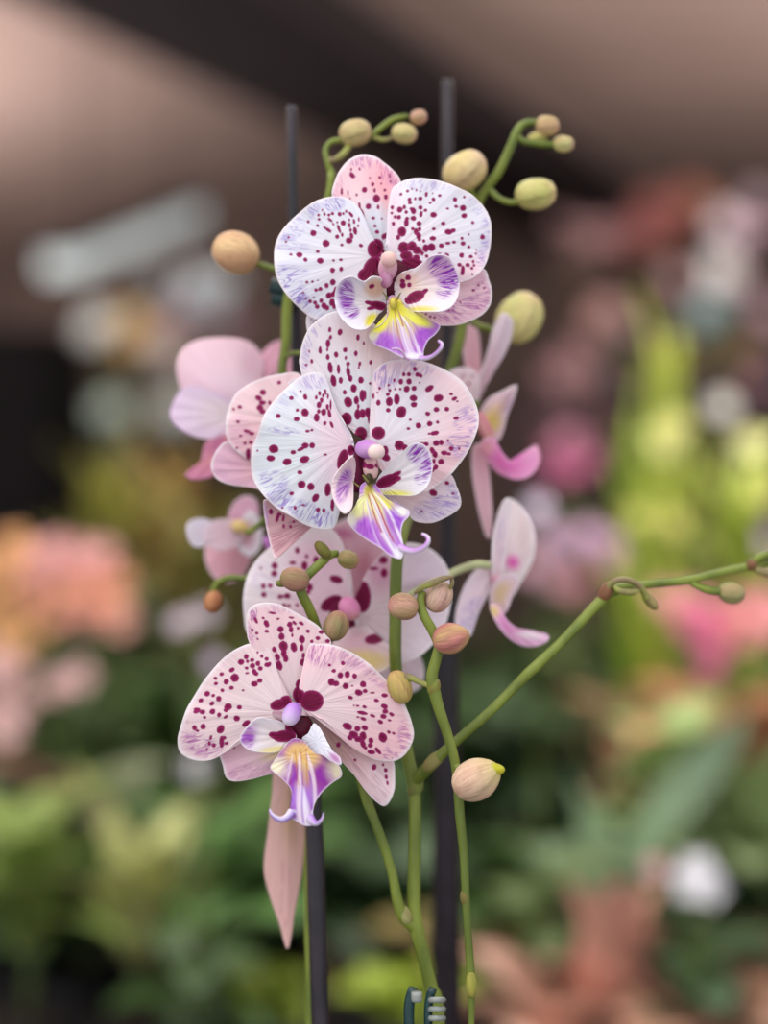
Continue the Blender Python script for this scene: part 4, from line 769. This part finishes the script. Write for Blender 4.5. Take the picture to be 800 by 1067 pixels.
# ================================================================== background plants
MATC = {}
def matc(c, kind='leaf'):
    k = (c, kind)
    if k not in MATC:
        c2 = tuple(min(255, v*1.18+6) for v in c)
        MATC[k] = simple('%s_%02x%02x%02x' % ((kind,)+tuple(int(v) for v in c)), c, c2, rough=.42 if kind == 'leaf' else .6, scale=14 if kind == 'leaf' else 30, transl=.18, spec=.4)
    return MATC[k]
M_TERRA = simple('pot_terracotta', (150, 92, 70), (130, 80, 62), rough=.8, scale=10)
M_BLACKP = simple('pot_black_plastic', (38, 36, 38), rough=.45, scale=10)
M_SOIL = simple('potting_soil', (48, 36, 28), (30, 22, 18), rough=.95, scale=60, bump=.6)
def pot(e, x, y, z, r=.06, h=.10, mat=None):
    mb = MB(); lathe(mb, [(r*.68,0),(r*.74,.002),(r*.96,h*.86),(r*1.05,h*.87),(r*1.06,h),(r*.93,h),(r*.9,h*.9),(.001,h*.9)], (x, y, z), 20); mb.build('pot', mat or M_BLACKP, e)
    mb = MB(); lathe(mb, [(.001,0),(r*.88,0),(r*.84,.006),(.001,.01)], (x, y, z+h*.88), 16); mb.build('soil', M_SOIL, e)
def xz(px, py, Z): p = P(px, py, Z); return p.x, p.z
def leafy(px, Z, ytop, n, L, W, col, label, zb=B2, e0=1.1, bend=1.6, name='leafy_plant', cat='potted plant', group=None, seed=0, terra=False, spread=.5, tw=0.3, fan=.55):
    x = P(px, 0, Z).x; top = P(px, ytop, Z).z
    e = empty(name, (x, Z, zb)); tag(e, label, cat, group)
    h = .10; r = random.Random(seed+int(px*7)+int(ytop))
    pot(e, x, Z, zb, .055+.02*r.random(), h, M_TERRA if terra else M_BLACKP)
    stemz = max(zb+h, top-L*.75)
    mb = MB()
    if stemz > zb+h+.03: tube(mb, [(x, Z, zb+h*.8, .006), (x+.005, Z, (zb+h+stemz)/2, .005), (x, Z, stemz, .004)], 8); mb.build('stem', matc((86,96,54)), e, smooth=True); mb = MB()
    for i in range(n):
        az = i*2.399+r.random()*.6; lo = zb+h*.9; f = i/n
        z = lo+(stemz-lo)*(1-f*spread*1.4 if f*spread*1.4 < 1 else 0)
        leaf_geo(mb, (x, Z, z), az, L*(.75+.5*r.random()), W*(.8+.4*r.random()), e0-f*fan+.2*r.random(), bend*(.7+.5*r.random()), rows=9, twist=(r.random()-.5)*2*tw)
    mb.build('foliage', matc(col), e, smooth=True, solid=.0012)
    return e
BL = {}
def blossom_mesh(kind, col, cen):
    k = (kind, col)
    if k in BL: return BL[k]
    mb = MB(); n = 5 if kind != 'daisy' else 9
    for i in range(n):
        leaf_geo(mb, (0, 0, 0), i*2*math.pi/n, 1.0, .95 if n == 5 else .5, .45, .7, rows=6, cols=4)
    me_o = mb.build('petals_source', matc(col, 'petal'), None, smooth=True)
    me = me_o.data; bpy.data.objects.remove(me_o)
    me.materials.append(matc(cen, 'petal'))
    c = MB(); lathe(c, [(.02,0),(.16,.03),(.2,.12),(.14,.22),(.02,.26)], (0, 0, .02), 10)
    n0 = len(me.vertices)
    V = [tuple(v.co) for v in me.vertices]+[tuple(v) for v in c.V]
    Fs = [tuple(p.vertices) for p in me.polygons]+[tuple(i+n0 for i in f) for f in c.F]
    m2 = bpy.data.meshes.new('blossom'); m2.from_pydata(V, [], Fs)
    m2.materials.append(matc(col, 'petal')); m2.materials.append(matc(cen, 'petal'))
    np0 = len(me.polygons)
    for i, p in enumerate(m2.polygons): p.material_index = 0 if i < np0 else 1; p.use_smooth = True
    BL[k] = m2; return m2
def blossom(parent, px, py, Z, rpx, col, cen=(226,196,90), kind='five', face=None, seed=0):
    o = bpy.data.objects.new('blossom', blossom_mesh(kind, col, cen)); link(o, parent)
    o.location = P(px, py, Z); s = rpx*Z/F; o.scale = (s, s, s)
    r = random.Random(int(px*13+py*7)+seed)
    o.rotation_euler = (math.radians(62+30*(r.random()-.5)) if face is None else face, (r.random()-.5)*.5, (r.random()-.5)*.9)
    return o
def flowering(px, Z, pts, leafcol, label, cat='flowering plant', name='flowering_plant', zb=B2, group=None, L=.13, W=.06, n=16, ytop=None, leafs=True):
    """pts: (px, py, r, colour) blossoms carried on thin stems above a potted rosette"""
    x = P(px, 0, Z).x; e = empty(name, (x, Z, zb)); tag(e, label, cat, group)
    pot(e, x, Z, zb, .06, .10)
    r = random.Random(int(px*3+Z*100)); mb = MB()
    top = P(px, ytop, Z).z if ytop else max(zb+.14, P(px, max(p[1] for p in pts), Z).z-.03)
    for i in range(n):
        f = i/n; z = zb+.09+(top-zb-.09)*(1-f)*.75
        leaf_geo(mb, (x, Z, z), i*2.399, L*(.8+.4*r.random()), W, 1.0-.4*f, 1.5, rows=8, twist=(r.random()-.5)*.6)
    if leafs: mb.build('foliage', matc(leafcol), e, smooth=True, solid=.001)
    ms = MB()
    for i, p in enumerate(pts):
        zz = Z+(r.random()-.5)*.05*(p[4] if len(p) > 4 else 1); t = P(p[0], p[1], zz)
        tube(ms, catmull(np.array([[x, Z, zb+.1, .0025], [x*.6+t.x*.4, Z*.5+zz*.5, zb*.4+t.z*.6, .002], [t.x, t.y, t.z-.001, .0016]]), 9), 6)
        blossom(e, p[0], p[1], zz, p[2], p[3], cen=p[3] if len(p) < 6 else p[5])
    ms.build('stem', matc((96,110,56)), e, smooth=True)
    return e

r0 = random.Random(3)
# dense green fill along the long bench: two rows
GREENS = [(52,78,34),(60,88,40),(44,66,32),(70,96,46),(56,80,46)]
gl = 'green leafy potted plant in the crowd along the long bench'
shade = {0:'deep green',1:'mid green',2:'very dark green',3:'lighter green',4:'grey-green'}
fill = []
for row, (Z, y0) in enumerate(((1.75, 760), (2.15, 690), (2.6, 640), (3.05, 610))):
    nx = (7, 8, 9, 10)[row]
    for i in range(nx):
        px = -70+(940/(nx-1))*i+r0.uniform(-25, 25)
        ci = r0.randrange(5)
        rowname = ('front row', 'second row', 'third row', 'back row')[row]
        leafy(px, Z+r0.uniform(-.06, .06), y0+r0.uniform(-25, 45)+(90 if row == 0 else 0), 20, .19, .085, GREENS[ci], '%s leafy potted plant, %s of the long bench, %s from the left' % (shade[ci], rowname, ('first','second','third','fourth','fifth','sixth','seventh','eighth','ninth','tenth')[i]), seed=i+10*row, name='leafy_plant', group='leafy plants crowded on the long bench', tw=.5)

OR, SAL, PNK = (220,160,108), (222,150,124), (222,158,156)
flowering(30, 1.95, [(x, y, 21, c) for x, y, c in [(-20,620,OR),(5,600,OR),(20,640,OR),(-5,650,OR),(38,620,SAL),(30,585,PNK),(55,575,PNK),(80,580,PNK),(50,600,PNK),(75,610,SAL),(60,640,SAL),(15,570,OR),(-25,590,OR),(40,655,OR),(10,675,OR)]], (70,90,42), 'orange and pink blossoms massed at the left edge', n=14)
flowering(105, 2.0, [(x, y, 20, c) for x, y, c in [(100,600,SAL),(120,605,SAL),(95,630,SAL),(118,632,SAL),(105,580,PNK),(88,645,PNK),(125,650,(216,160,150))]], (64,86,40), 'salmon blossoms on a shorter plant right of the orange mass', n=14)
flowering(10, 1.7, [(x, y, 19, (206,164,162)) for x, y in [(-5,690),(18,700),(0,720),(22,735),(-10,750),(8,765),(85,705),(60,715)]], (56,76,38), 'dusty pink blossoms low at the left edge', n=12)
YG, YL = (128,124,48), (150,122,68)
leafy(112, 2.4, 470, 18, .18, .035, YG, 'yellow-green strappy potted plant right of the black cabinet', zb=B2, e0=1.4, bend=.7, name='strappy_plant', seed=5, spread=.25)
leafy(180, 2.7, 470, 18, .18, .05, YL, 'ochre-leaved potted plant under the far left pink bloom', zb=B2, e0=1.4, bend=.9, name='strappy_plant', seed=6, spread=.25)
leafy(215, 2.3, 520, 18, .16, .06, (110,104,52), 'olive-leaved potted plant behind the small blurred bloom', zb=B2, e0=1.3, bend=1.1, seed=8, spread=.3)
# pale soft blossoms behind lower-left bloom
flowering(205, 1.35, [(206,800,18,(214,204,214)),(222,690,12,(226,190,226)),(190,650,16,(196,176,184)),(214,640,14,(190,172,180))], (60,84,40), 'lilac-white blossoms on thin stems behind the lower bloom', n=8, zb=B2, ytop=960, L=.1)
# lower left foliage
leafy(28, 1.5, 800, 12, .15, .075, (124,140,70), 'light green broad-leaved plant in the lower left corner', e0=1.2, bend=1.3, seed=11, spread=.4)
leafy(140, 1.5, 850, 9, .17, .05, (168,168,104), 'pale yellow-green plant with long narrow leaves at lower left', e0=1.35, bend=1.0, seed=3, spread=.2, name='strappy_plant')
leafy(215, 1.6, 800, 12, .17, .12, (84,118,58), 'bright green plant with very broad leaves left of the stake', e0=1.0, bend=1.2, seed=12, spread=.4)
leafy(90, 1.65, 770, 10, .13, .08, (132,138,108), 'grey-green plant with rounded leaves below the dusty pink blossoms', e0=1.1, bend=1.4, seed=13, spread=.4)
leafy(405, 1.5, 1060, 12, .06, .045, (132,148,40), 'acid yellow-green plant low at bottom centre', e0=1.1, bend=1.2, seed=14, spread=.3)
leafy(535, 1.5, 1060, 12, .07, .05, (132,148,40), 'acid yellow-green plant low beside the slender stalk', e0=1.1, bend=1.2, seed=15, spread=.3)
leafy(270, 1.5, 1060, 12, .08, .05, (120,136,44), 'yellow-green plant low beside the left stake', e0=1.1, bend=1.2, seed=16, spread=.3)
mb = MB(); q = catmull(np.array([[-60,790,1.62,.012],[10,800,1.62,.012],[60,815,1.64,.011],[110,840,1.66,.010],[150,900,1.68,.009],[160,1060,1.7,.009]]), 30)
tube(mb, [tuple(P(a[0], a[1], a[2]))+(a[3],) for a in q], 10); o = mb.build('brown_branch', simple('bark_brown', (112,76,60), (84,56,46), rough=.9, scale=30), None, smooth=True)
tag(o, 'brown woody branch leaning among the plants at lower left', 'branch')

# right side
BYG = (178,188,74)
leafy(697, 2.0, 375, 18, .25, .036, BYG, 'bright yellow-green strappy plant standing tall at right', e0=1.5, bend=.4, seed=21, spread=.45, fan=.2, name='strappy_plant')
leafy(662, 2.2, 440, 14, .22, .034, (140,162,44), 'lime strappy plant just left of the tall yellow-green one', e0=1.5, bend=.4, seed=22, spread=.5, fan=.2, name='strappy_plant')
leafy(775, 2.05, 470, 18, .20, .045, (150,164,54), 'yellow-green strappy plant at the right edge', e0=1.35, bend=.9, seed=23, spread=.4, name='strappy_plant')
flowering(760, 1.95, [(752,425,17,(244,226,206)),(785,465,22,(236,226,150)),(796,512,22,(226,220,120)),(690,462,22,(228,220,140)),(705,445,18,(226,216,130)),(665,540,14,(214,206,110)),(700,545,16,(206,196,110))], (150,170,60), 'cream and pale yellow blossoms on tall stems at the right edge', n=10)
flowering(592, 2.6, [(x, y, 17, c) for x, y, c in [(580,475,(150,70,104)),(600,490,(150,60,100)),(592,460,(150,96,116)),(610,478,(150,84,110)),(575,498,(140,70,104))]], (90,80,60), 'magenta blossoms at right behind the side-view bloom', n=10)
flowering(600, 2.3, [(x, y, 18, c) for x, y, c in [(570,560,(176,144,166)),(590,570,(176,138,164)),(612,560,(200,160,190)),(630,570,(190,150,180)),(640,590,(206,150,160)),(555,590,(200,150,170)),(600,610,(206,140,150)),(575,605,(196,150,170)),(655,600,(214,140,150))]], (86,96,56), 'mauve-pink blossoms in a low mass right of the trailing lip', n=10)
flowering(560, 1.5, [(560,530,15,(232,204,228))], (80,96,50), 'single pale lilac blossom beside the lower side-view bloom', n=5, L=.1, ytop=900)
flowering(800, 2.2, [(790,565,20,(206,176,206)),(815,580,18,(206,176,200))], (90,100,56), 'grey-lilac blossoms at the right edge above the forked stalk', n=8)
HP, SP_ = (240,110,160), (240,150,150)
flowering(745, 1.8, [(x, y, 19, c) for x, y, c in [(725,655,HP),(745,665,HP),(738,640,HP),(760,650,SP_),(785,640,SP_),(800,655,SP_),(775,665,SP_),(800,625,SP_),(770,630,SP_),(705,640,SP_),(690,625,(230,150,150)),(815,640,SP_),(740,690,HP),(720,625,(232,140,150))]], (110,96,60), 'hot pink and salmon blossoms crowded below the forked stalk', n=12)
BR = (176,118,86)
leafy(770, 1.75, 680, 16, .17, .075, BR, 'orange-brown leaved bromeliad at the right edge', e0=1.0, bend=1.2, seed=31, name='bromeliad', spread=.3)
leafy(668, 2.0, 690, 14, .14, .06, (140,110,80), 'dull brown leaved bromeliad left of the orange-brown one', e0=1.1, bend=1.3, seed=32, name='bromeliad', spread=.3)
leafy(690, 1.7, 735, 10, .10, .09, (140,160,96), 'pale green plant with rounded leaves among the greens at right', e0=1.1, bend=1.1, seed=33, spread=.3)
leafy(800, 1.6, 760, 10, .15, .10, (140,156,104), 'pale green broad-leaved plant at the right edge', e0=1.1, bend=1.1, seed=34, spread=.3)
# large grey-green leaf plant
e = leafy(660, 1.55, 880, 6, .14, .09, (96,118,84), 'plant with one long grey-green leaf reaching up to the right', e0=1.0, bend=1.2, seed=35, spread=.3)
m = MB(); A_ = P(655, 915, 1.5); leaf_geo(m, A_, .35, .21, .055, .95, .25, rows=14, cols=6, twist=1.1); leaf_geo(m, P(640,930,1.52), 2.0, .14, .06, 1.1, .6, rows=10, twist=.8)
m.build('leaf', matc((104,126,92)), e, smooth=True, solid=.0015)
flowering(725, 1.4, [(718,920,24,(244,236,240)),(738,925,20,(240,232,238)),(726,905,20,(244,236,240)),(682,905,14,(216,170,166))], (60,84,50), 'plant with a white bloom low at right', n=7, ytop=1000, L=.1)
PB = (190,138,120)
e = leafy(640, 1.45, 960, 5, .11, .09, PB, 'pink-brown leaved plant with one upright blade at lower right', e0=1.3, bend=.6, seed=36, spread=.1, name='bromeliad')
m = MB(); leaf_geo(m, P(640,1050,1.42), 1.57+3.14, .13, .075, 1.45, .2, rows=12, cols=6, tipw=1); m.build('leaf', matc(PB), e, smooth=True, solid=.0015)
leafy(745, 1.42, 985, 16, .12, .11, (178,132,108), 'broad pink-brown leaved plant in the lower right corner', e0=.9, bend=1.4, seed=37, spread=.3, name='bromeliad')
leafy(800, 1.5, 985, 14, .12, .11, (170,130,104), 'second pink-brown leaved plant at the right edge of the corner', e0=.9, bend=1.4, seed=38, spread=.3, name='bromeliad')
leafy(530, 1.6, 935, 14, .15, .09, (140,122,70), 'olive-brown leaved plant behind the slender stalk low down', e0=1.0, bend=1.3, seed=39, spread=.3, name='bromeliad')
leafy(580, 1.42, 1035, 10, .10, .08, (196,150,128), 'small pinkish leaved plant at bottom between yellow-green and brown ones', e0=1.0, bend=1.3, seed=40, spread=.3, name='bromeliad')

# ---- plants on the right-hand shelf
def shelfplant(px, Z, zb, pts, leaf, label, n=14, L=.16, W=.06, ytop=None, nm='flowering_plant'):
    return flowering(px, Z, pts, leaf, label, zb=zb, n=n, L=L, W=W, ytop=ytop, name=nm)
shelfplant(690, 4.75, 1.65, [(680,215,22,(170,110,104)),(705,225,22,(176,112,104)),(720,205,20,(170,110,96)),(670,240,22,(172,106,104)),(695,250,22,(176,108,104)),(735,215,20,(176,130,100)),(655,255,20,(160,106,104))], (120,72,60), 'russet-leaved plant on the top of the right-hand shelf')
shelfplant(600, 4.75, 1.65, [(590,240,22,(150,120,118)),(615,250,22,(156,120,120)),(640,245,20,(150,112,112)),(600,265,20,(140,108,106))], (110,84,76), 'dusty brown plant on the shelf top behind the top right buds')
shelfplant(752, 4.7, 1.65, [(757,238,24,(248,214,228)),(785,240,20,(206,172,190)),(750,284,25,(255,244,240)),(700,292,17,(206,170,172)),(790,210,18,(170,150,156)),(775,295,16,(176,150,156))], (96,80,70), 'orchid with pale pink blooms on the right-hand shelf')
shelfplant(640, 4.52, 1.65, [(632,325,22,(196,154,150)),(620,345,20,(170,130,128)),(650,345,18,(150,130,128)),(600,380,22,(170,130,132)),(580,395,22,(166,124,130)),(625,392,20,(160,120,118))], (84,80,62), 'dull rose blossoms standing low on the right-hand shelf')
shelfplant(740, 4.52, 1.65, [(740,322,22,(140,160,162)),(725,335,20,(130,150,150)),(700,372,22,(186,150,96)),(725,368,22,(190,150,90)),(760,375,22,(186,146,100)),(780,360,20,(160,126,110)),(670,380,20,(170,150,90))], (76,92,50), 'teal-grey and ochre blossoms on the right-hand shelf above the yellow-green plants')
shelfplant(830, 4.52, 1.65, [(800,330,20,(170,140,150)),(800,370,20,(160,130,140)),(795,400,20,(150,110,130))], (90,80,66), 'mauve blossoms at the right end of the right-hand shelf')
shelfplant(590, 4.6, 1.20, [(575,445,22,(150,110,112)),(600,440,22,(160,116,118)),(625,455,20,(150,106,110)),(585,475,20,(150,100,116))], (84,76,60), 'dull rose blossoms inside the shelf bay under the right-hand top board')
# ---- plants on the left-hand shelf
shelfplant(120, 5.2, 1.45, [(105,340,24,(226,240,234)),(94,350,18,(214,228,222)),(134,335,20,(206,170,70)),(130,355,18,(200,160,76))], (80,96,50), 'plant with grey-white and mustard blossoms on the left-hand shelf')
shelfplant(165, 5.2, 1.45, [(160,352,24,(240,204,184)),(170,375,22,(226,212,208)),(185,330,18,(190,150,170)),(180,365,18,(190,176,180)),(165,300,18,(156,168,172))], (70,90,50), 'plant with beige and pink blossoms on the left-hand shelf')
shelfplant(215, 5.2, 1.45, [(205,300,24,(224,240,246)),(230,298,22,(220,236,242)),(225,318,18,(176,190,196)),(200,310,18,(180,190,200)),(240,340,18,(186,140,160))], (76,90,56), 'orchid with pale blue-grey blooms on the left-hand shelf')
shelfplant(118, 5.1, 1.45, [(115,432,24,(196,212,200)),(112,445,20,(140,154,144)),(128,450,18,(96,104,104))], (64,80,44), 'low grey-green plant at the front of the left-hand shelf', n=18, L=.14, ytop=450)
shelfplant(190, 5.1, 1.45, [(182,430,24,(210,216,206)),(195,445,18,(150,150,146))], (66,76,46), 'low pale-flowered plant at the front of the left-hand shelf, right of the grey-green one', n=18, L=.14, ytop=455)

# ================================================================== light, camera
w = bpy.data.worlds.new('daylight'); SC.world = w; w.use_nodes = True
bg = w.node_tree.nodes['Background']; bg.inputs[0].default_value = (.93, .95, 1.0, 1); bg.inputs[1].default_value = 1.0
sun = bpy.data.lights.new('sky_glow', 'AREA'); sun.shape = 'RECTANGLE'; sun.size = 2.2; sun.size_y = 1.6; sun.energy = 26; sun.color = (1, .97, .93)
so = bpy.data.objects.new('sky_glow', sun); COL.objects.link(so); so.location = (-.6, .0, 2.7)
so.rotation_euler = (Vector(so.location)-Vector((0, .7, 1.3))).to_track_quat('Z', 'Y').to_euler()
def area(name, loc, aim, sx, sy, en, colr):
    l = bpy.data.lights.new(name, 'AREA'); l.shape = 'RECTANGLE'; l.size = sx; l.size_y = sy; l.energy = en; l.color = colr
    o = bpy.data.objects.new(name, l); COL.objects.link(o); o.location = loc
    o.rotation_euler = (Vector(loc)-Vector(aim)).to_track_quat('Z', 'Y').to_euler()
area('ceiling_fill', (-2.5, 4.0, 1.5), (-1.6, 4.4, 2.6), .6, .6, 60, (1, .93, .90))  # added fill lamp out of view, lifts the dark ceiling
area('ceiling_fill', (2.2, 2.9, 1.6), (1.6, 3.2, 2.6), .6, .6, 38, (1, .94, .90))  # second added lamp, brightens the ceiling on the right
area('shelf_fill', (-2.2, 4.4, 2.3), (-.8, 5.2, 1.9), .5, .5, 14, (1, .97, .94))  # added lamp out of view, brightens the left-hand shelf
area('bench_fill', (0, 2.3, 2.58), (0, 2.5, 0), 3.0, 1.0, 56, (1, .97, .92))  # added unseen light panel, brightens the plants on the long bench
area('shelf_fill', (2.6, 3.9, 2.5), (1.2, 4.8, 1.7), .5, .5, 16, (1, .93, .9))  # added lamp kept outside the frame, brightens the right-hand shelf
cam = bpy.data.cameras.new('camera'); co = bpy.data.objects.new('camera', cam); COL.objects.link(co); SC.camera = co
co.location = (0, 0, CZ); co.rotation_euler = (math.pi/2, 0, 0)
cam.sensor_fit = 'VERTICAL'; cam.sensor_height = 36; cam.lens = F/1067*36; cam.clip_start = .05
cam.dof.use_dof = True; cam.dof.focus_distance = mm(-9); cam.dof.aperture_fstop = (cam.lens/1000)/.0255
SC.view_settings.view_transform = 'Standard'; SC.view_settings.look = 'None'; SC.view_settings.gamma = 1; SC.view_settings.exposure = 0.08
SC.view_settings.use_curve_mapping = False
SC.cycles.use_denoising = True; SC.cycles.max_bounces = 6
